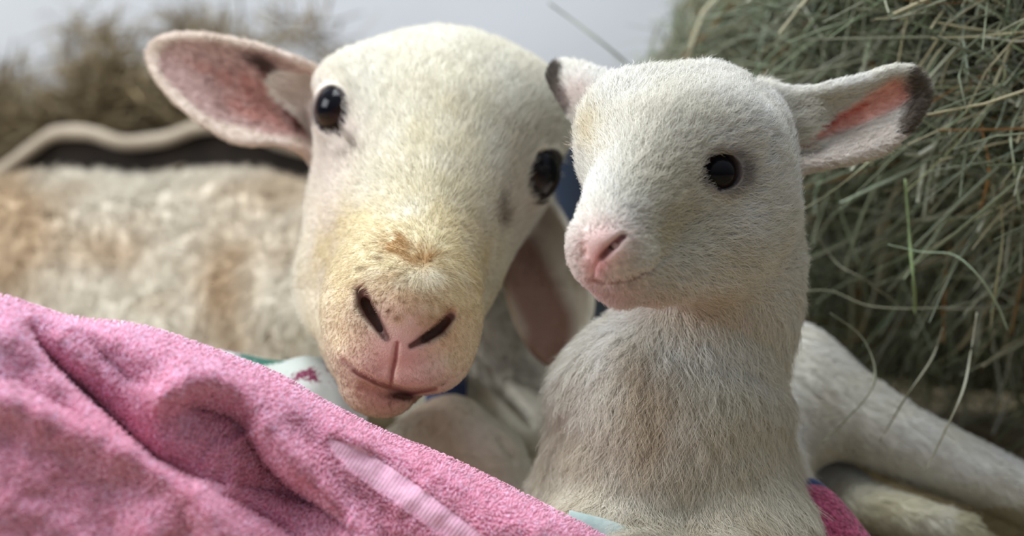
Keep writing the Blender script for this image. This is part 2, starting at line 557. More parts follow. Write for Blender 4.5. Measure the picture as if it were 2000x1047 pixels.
# ears
earL = ear_grid([(640, 150), (600, 128), (562, 112), (505, 92), (430, 76), (360, 70), (312, 80), (292, 104)],
                [(618, 320), (585, 292), (540, 278), (470, 276), (410, 246), (350, 200), (308, 150), (292, 112)],
                [0.865, 0.845, 0.842, 0.850, 0.862, 0.872], [0.030, 0.024, 0.020, 0.014, 0.007, 0.001])
earR = ear_grid([(1030, 350), (1078, 400), (1120, 470), (1150, 545), (1152, 610), (1125, 668), (1076, 708)],
                [(985, 410), (985, 480), (990, 540), (1002, 600), (1022, 650), (1045, 685), (1068, 705)],
                [0.93, 0.905, 0.89, 0.885, 0.885, 0.89], [0.020, 0.020, 0.016, 0.012, 0.006, 0.001])
fL = sheet(earL, 0.0028); fR = sheet(earR, 0.0030)
ewe.add(fL, 0.010); ewe.add(fR, 0.008)
ewe.add(cone((640, 215, 0.885, 60), (575, 160, 0.868, 34)), 0.015)                # ear root
EL = eye_socket(ewe, 646, 214, (-0.60, 0.08, -0.80), 0.0180, (0.0250, 0.0290), 4, proud=0.34, lid=0.0016, d=ewe.surf(652, 215))
ER = eye_socket(ewe, 1060, 337, (0.66, -0.02, -0.74), 0.0180, (0.0236, 0.0300), -20, proud=0.34, lid=0.0016, d=ewe.surf(1052, 335))
def corner(sdf, pts):
    out = []
    for x, y, r in pts: out.append((x, y, sdf.surf(x, y), r))
    sdf.sub(cone(*out), 0.002)
# nostrils
def tunnel(sdf, pts, inset=0.3):
    out = []
    for x, y, r in pts:
        d = sdf.surf(x, y)
        out.append((x, y, d + r * d / F * inset, r))
    sdf.sub(cone(*out), 0.003)
corner(ewe, [(655, 245, 14), (668, 262, 4)]); corner(ewe, [(1056, 368, 13), (1048, 390, 3)])
tunnel(ewe, [(702, 566, 10), (712, 594, 19), (731, 626, 15), (750, 656, 4)], 0.35)
tunnel(ewe, [(713, 588, 9), (727, 613, 12), (744, 643, 9)], 0.8)
tunnel(ewe, [(880, 616, 11), (860, 640, 15), (828, 662, 9), (806, 676, 2)], 0.3)
for lobe in ([(680, 690, 16), (712, 712, 20), (745, 728, 19)], [(790, 735, 18), (825, 732, 20), (858, 716, 15)]):
    ewe.add(cone(*[(x, y, ewe.surf(x, y) + q * 0.55 * 0.7 / F, q) for x, y, q in lobe]), 0.010)     # fuller upper lip lobes
corner(ewe, [(662, 694, 2), (690, 724, 4), (728, 748, 6), (765, 764, 7), (805, 772, 8), (845, 762, 5), (876, 738, 2)])
tunnel(ewe, [(870, 628, 8), (852, 646, 10), (828, 662, 7)], 0.8)

V, Q = extract(ewe, (-1.0, -0.45, 0.62), (0.14, 0.20, 1.62), 0.0030)
Q = Q[:, ::-1] if False else Q
print('ewe extract', len(V), time.time() - T0)
def head_region(c):
    px, py = PX(c)
    return (px > 560) & (px < 1120) & (py > 30) & (py < 860) & (c[:, 2] < 0.90)
me = refine(V, Q, head_region, lambda c: head_region(c) & (PX(c)[0] > 640) & (PX(c)[0] < 920) & (PX(c)[1] > 540) & (PX(c)[1] < 800) & (c[:, 2] < 0.76))
V = project(ewe, mesh_np(me), 2); set_co(me, V)
print('ewe project', len(V), time.time() - T0)
N = vnormals(me)
if (N * grad(ewe, V)).sum(-1).mean() < 0:
    me.flip_normals(); N = -N
px, py = PX(V)
onhead = (V[:, 2] < 0.9)
for pts, wd, dp in (
    ([(776, 668), (772, 700), (766, 728), (763, 756)], 4.5, 10),                     # philtrum
    ([(668, 700), (700, 728), (735, 748), (763, 757), (800, 768), (850, 762), (885, 735)], 7.0, 6),   # mouth
    ([(700, 755), (735, 768), (770, 778), (810, 778)], 12.0, 8),
    ([(955, 745), (1000, 785), (1040, 835)], 9.0, 40), ([(972, 850), (1012, 905)], 8.0, 10),
    ([(672, 268), (688, 282), (694, 300)], 5.0, 6),
    ([(975, 440), (985, 425), (1000, 420)], 7.0, 6),
    ([(655, 600), (650, 640), (668, 690)], 10.0, 3),
    ([(612, 150), (640, 140), (672, 160)], 7.0, 2)):
    V = crease(V, N, pts, wd, dp)
# wool lumps on the body
wool = sstep(0.93, 1.06, V[:, 2]) * (px < 900)
V = V + N * (wool * (0.009 * noise(V, 13, 3) + 0.003 * noise(V, 40, 4)))[:, None]
set_co(me, V); N = vnormals(me); smooth(me)

def ewe_col(p, nrm, fur):
    px, py = PX(p)
    n1 = noise(p, 60, 1); n2 = noise(p, 25, 2); n3 = noise(p, 160, 8)
    C = np.tile(lin(233, 229, 216), (len(p), 1))
    C = lerp(C, lin(215, 208, 186), 0.30 + 0.30 * n1)
    head = p[:, 2] < 0.93
    pink = np.clip(blob(px, py, 640, 430, 40, 150) + blob(px, py, 640, 270, 50, 40) + 0.6 * blob(px, py, 1030, 400, 50, 80), 0, 1) * head
    C = lerp(C, lin(234, 212, 204), pink * 0.5)
    yel = blob(px, py, 800, 500, 105, 55, 12) + 0.75 * blob(px, py, 700, 590, 60, 90) + 0.7 * blob(px, py, 890, 600, 50, 80) + 0.5 * blob(px, py, 850, 350, 60, 110, 10) + 0.6 * blob(px, py, 700, 500, 60, 50)
    C = lerp(C, lin(228, 210, 160), np.clip(yel * (0.7 + 0.5 * n1), 0, 0.66) * head)
    st = blob(px, py, 770, 470, 22, 14, 30) + 0.9 * blob(px, py, 822, 500, 34, 13, 15) + 0.4 * blob(px, py, 790, 545, 50, 30)
    C = lerp(C, lin(160, 112, 50), np.clip(st * (0.6 + 1.0 * n3 + 0.6 * n1), 0, 0.8) * head)
    # nose pad, lips
    pad = blob(px, py, 785, 640, 52, 46, 12) + 0.9 * blob(px, py, 770, 690, 26, 45)
    C = lerp(C, lin(214, 172, 160), np.clip(pad * 0.7, 0, 0.55) * head)
    C = lerp(C, lin(232, 216, 176), np.clip(blob(px, py, 672, 625, 34, 60) + blob(px, py, 895, 640, 34, 60), 0, 0.6) * head)
    lips = blob(px, py, 745, 715, 70, 30, 12) + blob(px, py, 770, 760, 75, 22, 5)
    C = lerp(C, lin(214, 176, 156), np.clip(lips, 0, 1) * 0.6 * head)
    chin = blob(px, py, 745, 790, 80, 32)
    C = lerp(C, lin(206, 165, 135), np.clip(chin, 0, 1) * 0.6 * head)
    bridge = blob(px, py, 805, 600, 62, 34, 14)
    C = lerp(C, lin(198, 168, 132), np.clip(bridge * (0.7 + 0.8 * n3), 0, 0.7) * head)
    d1, q1, _ = polydist(px, py, [(706, 572), (716, 602), (738, 634), (754, 660)])
    d2, q2, _ = polydist(px, py, [(880, 620), (856, 645), (826, 663), (802, 676)])
    d1 = d1 / np.interp(q1, [0, 0.35, 1], [0.85, 1.15, 0.5]); d2 = d2 / np.interp(q2, [0, 0.35, 1], [0.9, 1.15, 0.45])
    C = lerp(C, lin(120, 84, 74), np.maximum(sstep(30, 10, d1), sstep(24, 8, d2)) * 0.45 * head)
    C = lerp(C, lin(150, 128, 106), blob(px, py, 708, 632, 16, 34, -22) * 0.45 * head)  # hair shadow beside the left nostril, painted into the coat colour
    C = lerp(C, lin(78, 44, 42), np.maximum(sstep(19, 9, d1), sstep(14, 6, d2)) * 0.85 * head)
    d3, pr, _ = polydist(px, py, [(690, 724), (735, 748), (763, 757), (800, 768), (850, 760)])
    C = lerp(C, lin(120, 60, 52), sstep(8, 2, d3) * 0.7 * head)
    C = lerp(C, lin(50, 24, 24), np.clip(blob(px, py, 787, 774, 22, 7, 5) * 1.3, 0, 0.95) * head)
    d3, _, _ = polydist(px, py, [(776, 668), (772, 700), (766, 728), (763, 752)])
    C = lerp(C, lin(150, 80, 75), sstep(5, 1, d3) * 0.7 * head)
    for x, y, r in ((712, 524, 5), (760, 606, 5), (775, 622, 6), (735, 590, 4), (782, 565, 4), (790, 590, 4), (745, 505, 6)):
        C = lerp(C, lin(110, 78, 40), blob(px, py, x, y, r, r * 0.8) * 0.7 * head)
    # eyes: dark lid margins
    for (E, x, y, a, b, ang) in ((EL, 646, 214, 37, 50, 3), (ER, 1066, 341, 35, 54, 22)):
        a_ = math.radians(ang); dx, dy = px - x, py - y
        u = dx * math.cos(a_) + dy * math.sin(a_); v = -dx * math.sin(a_) + dy * math.cos(a_)
        rr = np.hypot(u / a, v / b)
        dc = polydist(px, py, [(650, 240), (668, 262)] if x < 900 else [(1056, 365), (1048, 391)])[0]
        C = lerp(C, lin(52, 40, 38), sstep(13, 7, dc) * (p[:, 2] < 0.9))
        C = lerp(C, lin(40, 30, 30), sstep(1.04, 0.94, rr) * (p[:, 2] < 0.90))
    for cx, cy, s1, s2, a in ((692, 284, 9, 14, -30), (672, 310, 16, 6, -20), (985, 425, 10, 12, 0), (978, 400, 7, 16, 10)):
        C = lerp(C, lin(120, 105, 92), blob(px, py, cx, cy, s1, s2, a) * 0.65 * head)
    # ears
    eL = fL(p) < 0.0012
    inner = polydist(px, py, [(600, 205), (520, 180), (420, 160), (340, 125)])[0]
    half = np.interp(px, [290, 340, 420, 520, 600], [14, 45, 78, 84, 70])
    m = sstep(1.03, 0.82, inner / half) * eL * (nrm[:, 2] < 0.2)
    C = lerp(C, lin(226, 196, 184), eL * 0.5)
    C = lerp(C, lin(200, 168, 162), m * 0.92)
    red = blob(px, py, 530, 200, 60, 30, 25) + 0.8 * blob(px, py, 450, 150, 60, 10, 20) + 0.7 * blob(px, py, 520, 225, 50, 12, 18)
    C = lerp(C, lin(186, 116, 98), np.clip(red * (0.7 + 0.5 * n3), 0, 0.65) * m)
    C = lerp(C, lin(240, 218, 208), blob(px, py, 578, 165, 34, 36) * 0.7 * (p[:, 2] < 0.95))
    d4, pr, _ = polydist(px, py, [(508, 118), (535, 150), (560, 195), (585, 245)])
    C = lerp(C, lin(96, 48, 40), sstep(24, 4, d4) * 0.8 * eL)
    C = lerp(C, lin(80, 70, 68), np.clip(blob(px, py, 512, 124, 26, 9, 25) * 1.2, 0, 0.8) * eL)
    hair = sstep(0.15, 0.5, noise(p * np.array([1, 1, 1]), 220, 6)) * m
    C = lerp(C, lin(120, 84, 78), hair * 0.3)
    eR = fR(p) < 0.0012
    q = polydist(px, py, [(1008, 500), (1042, 570), (1070, 630), (1072, 690)])[0]
    C = lerp(C, lin(146, 112, 98), sstep(72, 30, q) * eR * (nrm[:, 2] < 0.3) * 0.95)
    # fleece
    wl = sstep(0.98, 1.06, p[:, 2]) * (px < 900)
    C = lerp(C, lin(226, 216, 198), wl * 0.8)
    brown = blob(px, py, 10, 450, 50, 110) + 0.8 * blob(px, py, 440, 560, 40, 80) + 0.55 * blob(px, py, 540, 380, 60, 40) + 0.4 * blob(px, py, 190, 480, 80, 40) + 0.35 * np.clip(n2, 0, 1)
    C = lerp(C, lin(184, 152, 114), np.clip(brown, 0, 0.75) * wl)
    nk = blob(px, py, 970, 650, 90, 110) * (p[:, 2] > 0.88)
    C = lerp(C, lin(206, 204, 198), nk * 0.6 * (1 - eR))
    return C

base = W(np.array([P(560, 900, 1.2)]))[0]; base[2] = 0.05
meW = me
paint(me, ewe_col(V, N, False))
T = tris(me)
def rest(V):
    """the belly and legs flatten where they lie on the straw"""
    Y = W(V); Y[:, 2] = np.maximum(Y[:, 2], 0.062); return Y
Vew, New, Tew = V.copy(), N.copy(), T
set_co(me, rest(V))
ewe_o = make_obj('ewe', me, skin_m, loc=base)
tag(ewe_o, 'white adult ewe lying down with its big pale head turned to the camera, yellow-stained muzzle', 'sheep')
eyeball(*EL, ewe_o, look=(0.05, 0.38, 0)); eyeball(*ER, ewe_o, look=(0.1, 0.30, 0))

def near_view(c, n):
    """drop strands on the far side, keep everything seen from near the camera"""
    v = norm(c)
    return ((n * v).sum(-1) < 0.45)
def ewe_w(c, n):
    px, py = PX(c)
    w_ = near_view(c, n) * 1.0
    w_ *= (py < 1150) & (px > -480)
    head = c[:, 2] < 0.93
    bare = np.clip(blob(px, py, 780, 662, 38, 30, 12) * 1.6 + blob(px, py, 770, 690, 18, 50) * 1.2, 0, 1)
    for (x, y, a, b, ang) in ((645, 214, 38, 52, 3), (1066, 340, 36, 54, 22)):
        a_ = math.radians(ang); dx, dy = px - x, py - y
        u = dx * math.cos(a_) + dy * math.sin(a_); v = -dx * math.sin(a_) + dy * math.cos(a_)
        bare = np.maximum(bare, sstep(1.12, 1.02, np.hypot(u / a, v / b)))
    d3, _, _ = polydist(px, py, [(690, 724), (735, 748), (763, 757), (800, 768), (850, 760)])
    bare = np.maximum(bare, sstep(9, 4, d3)); bare = np.maximum(bare, blob(px, py, 790, 772, 26, 10))
    d1, _, _ = polydist(px, py, [(706, 572), (716, 602), (738, 634), (754, 660)])
    d2, _, _ = polydist(px, py, [(880, 620), (856, 645), (826, 663), (802, 676)])
    bare = np.maximum(bare, sstep(14, 8, np.minimum(d1, d2)))
    w_ *= np.where(head, 1 - bare, 0.16)
    return w_
root, rn = sample(Vew, New, Tew, ewe_w, 165000)
px, py = PX(root)
head = root[:, 2] < 0.93
eL = (fL(root) < 0.003); eR = fR(root) < 0.003
fl = np.where(head[:, None],
              np.stack([(px - 855) * 1.0, -(py - 470) + 0.0 * px, 60 + 0 * px], -1),
              np.stack([0.3 + 0 * px, -1 + 0 * px, 0 * px], -1))
low = (py > 560) & head
fl = np.where(low[:, None], np.stack([(px - 785), -(py - 560) * 1.0, 0 * px], -1), fl)
fl = np.where(eL[:, None], np.stack([-1 + 0 * px, 0.25 + 0 * px, 0 * px], -1), fl)
fl = norm(fl) + 0.22 * nvec(root, 30, 2)
L = np.where(head, 0.0080 + 0.0016 * noise(root, 20, 5), 0.016)
L *= np.where(low, 0.55, 1.0)
L *= np.where(eL | eR, 0.42, 1.0)
L *= np.where(head, 0.45 + 0.55 * sstep(470, 330, py) , 1) + np.where(head & ~low, 0.15, 0)
L *= rng.uniform(0.7, 1.25, len(L))
wl = (~head)
pts = grow(root, rn, fl, L, np.where(wl, 0.5, 0.17), K=5, jit=np.where(wl, 0.22, 0.10)[:, None], curl=0.08, cl=np.where(wl, 0.45, 0.30), per=14)
C = ewe_col(root, rn, True) * rng.normal(1.0, 0.13, (len(root), 1))
C = np.clip(C * 1.03, 0, 0.93)
rad = np.linspace(1.0, 0.25, 5)[None] * np.where(wl, 0.00045, 0.00015)[:, None]
hair_object('coat', W(pts), rad, C, Wd(rn), fur_m, ewe_o)
print('ewe done', time.time() - T0)

# ------------------------------------------------------------------ lamb
lamb = SDF()
lamb.add(ell(1356, 292, 0.715, 180, 158, 165, rot(roll=4)), 0.01)                 # cranium
lamb.add(ell(1226, 260, 0.69, 72, 88, 80), 0.03)                                  # far brow
lamb.add(ell(1410, 260, 0.665, 80, 60, 60), 0.03)                                 # near brow
lamb.add(cone((1310, 340, 0.69, 128), (1240, 430, 0.655, 84), (1192, 497, 0.63, 54)), 0.035)   # face
lamb.add(cone((1290, 290, 0.655, 60), (1226, 390, 0.635, 54), (1178, 462, 0.618, 36)), 0.03)   # bridge
lamb.add(ell(1400, 430, 0.70, 134, 140, 135), 0.03)                               # cheek
lamb.add(cone((1360, 490, 0.68, 85), (1270, 530, 0.655, 62), (1215, 550, 0.638, 42)), 0.02)    # jaw
lamb.add(ell(1162, 500, 0.622, 32, 38, 40), 0.012)                                # far lip
lamb.add(ell(1215, 505, 0.622, 50, 38, 40, rot(roll=10)), 0.012)                  # near lip
lamb.add(ell(1178, 470, 0.612, 40, 28, 34), 0.010)                                # nose pad
lamb.add(cone((1420, 440, 0.74, 112), (1375, 600, 0.745, 140), (1310, 800, 0.75, 212), (1300, 1000, 0.76, 246), (1300, 1160, 0.77, 240)), 0.03)  # neck and chest
lamb.add(ell(1445, 560, 0.74, 92, 120, 90), 0.03)
lamb.add(ell(1390, 960, 0.90, 160, 260, 330), 0.05)                               # barrel
lamb.add(ell(1535, 775, 0.90, 105, 125, 140), 0.04)                               # haunch
lamb.add(cone((1540, 735, 0.89, 95), (1640, 800, 0.88, 84), (1760, 860, 0.87, 66), (1960, 950, 0.86, 56), (2150, 1050, 0.85, 44), (2250, 1110, 0.85, 42)), 0.02)   # stretched hind leg
lamb.add(cone((1560, 900, 0.96, 60), (1680, 985, 0.87, 44), (1800, 1020, 0.84, 40), (1880, 1040, 0.83, 36)), 0.012)    # under hind leg
lamb.add(cone((1180, 1080, 0.70, 95), (1260, 1110, 0.66, 60)), 0.03)
lamb.add(cone((1480, 1050, 0.71, 85), (1400, 1120, 0.67, 60)), 0.03)              # folded forelegs
le1 = ear_grid([(1500, 182), (1560, 184), (1620, 174), (1685, 158), (1740, 140), (1785, 145), (1805, 172)],
               [(1520, 340), (1560, 330), (1610, 318), (1665, 306), (1720, 288), (1765, 250), (1800, 200)],
               [0.735, 0.728, 0.724, 0.722, 0.724, 0.728], [0.024, 0.020, 0.016, 0.012, 0.007, 0.001])
le2 = ear_grid([(1215, 160), (1180, 150), (1145, 138), (1110, 130), (1088, 134), (1080, 150)],
               [(1160, 255), (1140, 240), (1122, 218), (1105, 195), (1090, 170), (1081, 152)],
               [0.76, 0.765, 0.77, 0.775, 0.78, 0.785], [-0.012, -0.012, -0.010, -0.006, -0.002, 0.0])
g1 = sheet(le1, 0.0030); g2 = sheet(le2, 0.0030)
lamb.add(g1, 0.012); lamb.add(g2, 0.010)
lamb.add(cone((1500, 245, 0.745, 62), (1560, 245, 0.738, 40)), 0.015)
LE = eye_socket(lamb, 1407, 334, (0.22, 0.05, -0.97), 0.0118, (0.0208, 0.0184), 14, proud=0.26, lid=0.0010, k=0.008)
corner(lamb, [(1385, 338, 9), (1366, 346, 4)])
LF = eye_socket(lamb, 1152, 300, (-0.95, 0.05, -0.25), 0.0098, (0.0150, 0.0138), 0, proud=0.10, lid=0.0014, k=0.006, d=0.70)
tunnel(lamb, [(1217, 462, 4), (1204, 474, 7), (1189, 488, 7.5), (1176, 503, 4)], 0.3)
tunnel(lamb, [(1200, 479, 5), (1188, 490, 5)], 1.0)
tunnel(lamb, [(1138, 478, 4), (1140, 496, 5)], 0.0)
V, Q = extract(lamb, (0.0, -0.30, 0.56), (0.56, 0.14, 1.10), 0.0026)
def lamb_region(c):
    px, py = PX(c)
    return (px > 1070) & (px < 1560) & (py > 100) & (py < 640) & (c[:, 2] < 0.80)
me = refine(V, Q, lamb_region, lambda c: (((PX(c)[0] > 1120) & (PX(c)[0] < 1300) & (PX(c)[1] > 440) & (PX(c)[1] < 570)) | (np.hypot(PX(c)[0] - 1408, PX(c)[1] - 335) < 60)) & (c[:, 2] < 0.68))
V = project(lamb, mesh_np(me), 2); set_co(me, V)
N = vnormals(me)
if (N * grad(lamb, V)).sum(-1).mean() < 0:
    me.flip_normals(); N = -N
for pts_, wd, dp in (
    ([(1150, 545), (1175, 553), (1205, 552), (1240, 543), (1275, 522), (1300, 495)], 4.5, 8),
    ([(1172, 505), (1160, 525), (1158, 545)], 3.5, 5),
    ([(1372, 340), (1352, 352)], 4.5, 6),
    ([(1372, 318), (1400, 292), (1440, 300), (1462, 330)], 7, 3.5),
    ([(1455, 150), (1482, 205), (1498, 265), (1492, 320)], 9, 8),
    ([(1300, 495), (1330, 450), (1335, 400)], 16, 4)):
    V = crease(V, N, pts_, wd, dp)
set_co(me, V); N = vnormals(me); smooth(me)
print('lamb mesh', len(V), time.time() - T0)

def lamb_col(p, nrm, fur):
    px, py = PX(p)
    n1 = noise(p, 60, 21); n2 = noise(p, 25, 22); n3 = noise(p, 200, 28)
    C = np.tile(lin(238, 236, 230), (len(p), 1))
    C = lerp(C, lin(222, 216, 198), np.clip(0.25 + 0.35 * n1, 0, 1))
    front = p[:, 2] < 0.80
    C = lerp(C, lin(228, 208, 160), blob(px, py, 1155, 268, 20, 34) * 0.5 * front)
    C = lerp(C, lin(196, 190, 150), blob(px, py, 1300, 440, 26, 40, 30) * 0.45 * front)
    C = lerp(C, lin(212, 190, 162), blob(px, py, 1370, 600, 70, 28) * 0.5 * front)
    ch = blob(px, py, 1275, 740, 40, 50, -25) + 0.7 * blob(px, py, 1290, 830, 40, 50) + 0.6 * blob(px, py, 1150, 985, 60, 30) + 0.6 * blob(px, py, 1420, 1020, 80, 24)
    C = lerp(C, lin(168, 142, 112), np.clip(ch * (0.3 + 0.7 * n1 + 0.4 * n3), 0, 0.55) * front)
    C = lerp(C, lin(216, 205, 178), sstep(620, 860, py) * 0.55 * front)
    C = lerp(C, lin(212, 205, 182), blob(px, py, 1290, 350, 60, 110, -15) * 0.45 * front)
    pad = np.clip(blob(px, py, 1178, 482, 34, 30, -12) * 1.5 + blob(px, py, 1163, 522, 12, 22) * 0.8, 0, 1)
    C = lerp(C, lin(228, 184, 180), pad * 0.75 * front)
    C = lerp(C, lin(206, 120, 124), blob(px, py, 1172, 505, 12, 22, 15) * 0.6 * front)
    chin = blob(px, py, 1195, 568, 62, 22)
    C = lerp(C, lin(214, 190, 188), chin * 0.6 * front)
    d1, _, _ = polydist(px, py, [(1216, 463), (1203, 474), (1188, 488), (1176, 502)])
    C = lerp(C, lin(110, 50, 52), sstep(10, 3, d1) * 0.9 * front)
    d2, _, _ = polydist(px, py, [(1150, 545), (1175, 553), (1205, 552), (1240, 543), (1268, 528)])
    C = lerp(C, lin(140, 88, 88), sstep(7, 1.5, d2) * 0.65 * front)
    rr = np.hypot((px - 1408) / 42, (py - 335) / 38)
    C = lerp(C, lin(120, 108, 110), sstep(1.5, 1.0, rr) * 0.6 * (p[:, 2] < 0.72))
    C = lerp(C, lin(26, 22, 26), sstep(1.08, 0.95, rr) * (p[:, 2] < 0.72))
    C = lerp(C, lin(90, 80, 82), blob(px, py, 1445, 330, 14, 26, -20) * 0.6 * front)
    d3, _, _ = polydist(px, py, [(1376, 340), (1350, 352)])
    C = lerp(C, lin(50, 44, 46), sstep(6, 2, d3) * 0.8 * front)
    rr2 = np.linalg.norm(p - LF[0], axis=-1)
    C = lerp(C, lin(60, 50, 50), sstep(0.0130, 0.0112, rr2) * 0.8)
    # right ear
    e1 = g1(p) < 0.0014; e1b = (g1(p) < 0.008) * (px > 1548)
    d4, pr, _ = polydist(px, py, [(1555, 285), (1610, 252), (1670, 225), (1745, 182)])
    hw = np.interp(pr, [0, 0.3, 1], [5, 15, 32])
    C = lerp(C, lin(240, 222, 214), e1 * 0.5 * sstep(190, 260, py))
    C = lerp(C, lin(236, 160, 144), sstep(1.25, 0.5, d4 / hw) * 0.85 * e1b * (nrm[:, 2] < 0.3))
    C = lerp(C, lin(205, 88, 72), sstep(9, 2, polydist(px, py, [(1560, 278), (1620, 240), (1690, 205)])[0]) * 0.7 * e1b * (nrm[:, 2] < 0.3))
    tipd = polydist(px, py, [(1788, 158), (1794, 195), (1775, 240)])[0]
    C = lerp(C, lin(96, 84, 74), sstep(36, 14, tipd + 9 * n3) * 0.95 * e1)
    e2 = g2(p) < 0.0014
    tipd = polydist(px, py, [(1082, 140), (1088, 175), (1108, 212)])[0]
    C = lerp(C, lin(66, 58, 50), sstep(22, 10, tipd + 4 * n3) * 0.95 * e2)
    C = lerp(C, lin(236, 212, 204), blob(px, py, 1130, 185, 20, 25) * 0.6 * e2)
    # hooves of the legs lying behind
    C = lerp(C, lin(206, 196, 150), blob(px, py, 1740, 990, 110, 40) * 0.6 * (p[:, 2] > 0.8) * (py > 940))
    hoof = sstep(1855, 1870, px) * (py > 985) * (p[:, 2] < 0.87)
    C = lerp(C, lin(190, 182, 150), hoof * 0.8)
    return C
base = W(np.array([P(1400, 900, 0.8)]))[0]; base[2] = 0.05
paint(me, lamb_col(V, N, False))
Tl = tris(me); Vl, Nl = V.copy(), N.copy()
set_co(me, rest(V))
lamb_o = make_obj('lamb', me, skin_m, loc=base)
tag(lamb_o, 'small white fluffy lamb sitting upright beside the ewe, dark ear tips, pink nose', 'lamb')
eyeball(*LE, lamb_o); eyeball(*LF, lamb_o)
def lamb_w(c, n):
    px, py = PX(c)
    w_ = near_view(c, n) * 1.0
    w_ *= (py < 1140) & (px < 2100)
    pad = np.clip(blob(px, py, 1180, 480, 30, 24, -12) * 1.7 + blob(px, py, 1163, 522, 7, 22), 0, 1)
    pad = np.maximum(pad, sstep(1.10, 1.0, np.hypot((px - 1408) / 42, (py - 335) / 38)))
    pad = np.maximum(pad, sstep(0.0125, 0.011, np.linalg.norm(c - LF[0], axis=-1)))
    d2, _, _ = polydist(px, py, [(1150, 545), (1175, 553), (1205, 552), (1240, 543), (1268, 528)])
    pad = np.maximum(pad, sstep(6, 3, d2) * 0.8)
    d4, pr, _ = polydist(px, py, [(1555, 285), (1610, 252), (1670, 225), (1745, 182)])
    hw = np.interp(pr, [0, 0.3, 1], [5, 15, 30]); pad = np.maximum(pad, sstep(1.1, 0.7, d4 / hw) * 0.8 * (px < 1765))
    w_ *= 1 - pad
    w_ *= np.where(c[:, 2] > 0.82, 0.3, 1.0)
    return w_
root, rn = sample(Vl, Nl, Tl, lamb_w, 250000)
px, py = PX(root)
# coat direction: back from the nose on the head, down the neck and chest
back = norm(np.stack([(px - 1150), -(py - 470), 200 + 0 * px], -1))
down = norm(np.stack([(px - 1330) * 0.0022, -1 + 0 * px, -0.1 + 0 * px], -1))
k = sstep(560, 640, py + (px - 1400) * 0.25) * (root[:, 2] < 0.86)
fl = back * (1 - k)[:, None] + down * k[:, None]
e1 = g1(root) < 0.003; e2 = g2(root) < 0.003
fl = np.where(e1[:, None], norm(np.stack([1 + 0 * px, 0.15 + 0.003 * (240 - py), 0 * px], -1)), fl)
legs = root[:, 2] > 0.82
fl = np.where((legs & ~e1)[:, None], norm(np.stack([0.8 + 0 * px, -0.5 + 0 * px, 0 * px], -1)), fl)
fl = norm(fl) + 0.30 * nvec(root, 32, 12) + 0.16 * nvec(root, 110, 13)
L = 0.0098 + 0.002 * noise(root, 25, 5)
muz = np.clip(blob(px, py, 1190, 500, 80, 70) * 1.3, 0, 1)
L *= 1 - 0.68 * muz
L *= 1 - 0.62 * np.exp(-(np.hypot(px - 1408, py - 335) / 60) ** 2)
L = L * (1 - k) + (0.0185 + 0.003 * noise(root, 30, 6)) * k
L *= np.where(e1 | e2, 0.5, 1.0) * rng.uniform(0.7, 1.3, len(px))
L = np.where(legs & ~e1, 0.007, L)
lift = 0.27 + 0.12 * noise(root, 50, 9) - 0.05 * k
pts = grow(root, rn, fl, L, lift, K=6, jit=0.12, curl=0.12, cl=np.where(k > 0.5, 0.55, 0.42), per=14)
C = np.clip(lamb_col(root, rn, True) * rng.normal(1.0, 0.12, (len(root), 1)) * 1.03, 0, 0.94)
rad = np.linspace(1.0, 0.2, 6)[None] * np.where(legs, 0.0002, 0.00016)[:, None]
hair_object('coat', W(pts), rad, C, Wd(rn), fur_m, lamb_o)
print('lamb done', time.time() - T0)

# ------------------------------------------------------------------ room shell
def noise_mat(name, c1, c2, scale, rough=0.85, bump=0.0, detail=5, spec=0.2, sss=0):
    m, t, b = mat_new(name)
    c = t.nodes.new('ShaderNodeTexCoord'); n = t.nodes.new('ShaderNodeTexNoise')
    n.inputs['Scale'].default_value = scale; n.inputs['Detail'].default_value = detail
    r = t.nodes.new('ShaderNodeValToRGB')
    r.color_ramp.elements[0].position = 0.3; r.color_ramp.elements[1].position = 0.7
    r.color_ramp.elements[0].color = (*c1, 1); r.color_ramp.elements[1].color = (*c2, 1)
    t.links.new(c.outputs['Object'], n.inputs['Vector']); t.links.new(n.outputs['Fac'], r.inputs['Fac'])
    t.links.new(r.outputs['Color'], b.inputs['Base Color'])
    b.inputs['Roughness'].default_value = rough; b.inputs['Specular IOR Level'].default_value = spec
    if bump:
        bp = t.nodes.new('ShaderNodeBump'); bp.inputs['Strength'].default_value = bump; bp.inputs['Distance'].default_value = 0.004
        t.links.new(n.outputs['Fac'], bp.inputs['Height']); t.links.new(bp.outputs[0], b.inputs['Normal'])
    return m
def box(name, lo, hi, mat):
    bm = bmesh.new(); bmesh.ops.create_cube(bm, size=1.0)
    for v in bm.verts:
        v.co = Vector([(lo[k] + hi[k]) / 2 + v.co[k] * (hi[k] - lo[k]) for k in range(3)])
    me = bpy.data.meshes.new(name); bm.to_mesh(me); bm.free()
    return make_obj(name, me, mat)
wall_m = noise_mat('white_wall_paint', lin(200, 202, 205), lin(212, 214, 219), 3.0, bump=0.1)
floor_m = noise_mat('concrete', lin(120, 115, 105), lin(150, 145, 135), 6.0, bump=0.2)
tag(box('wall_back', (-2.2, 1.32, 0), (2.2, 1.42, 2.4), wall_m), kind='structure')
tag(box('floor', (-2.2, -1.6, -0.05), (2.2, 1.42, 0), floor_m), kind='structure')

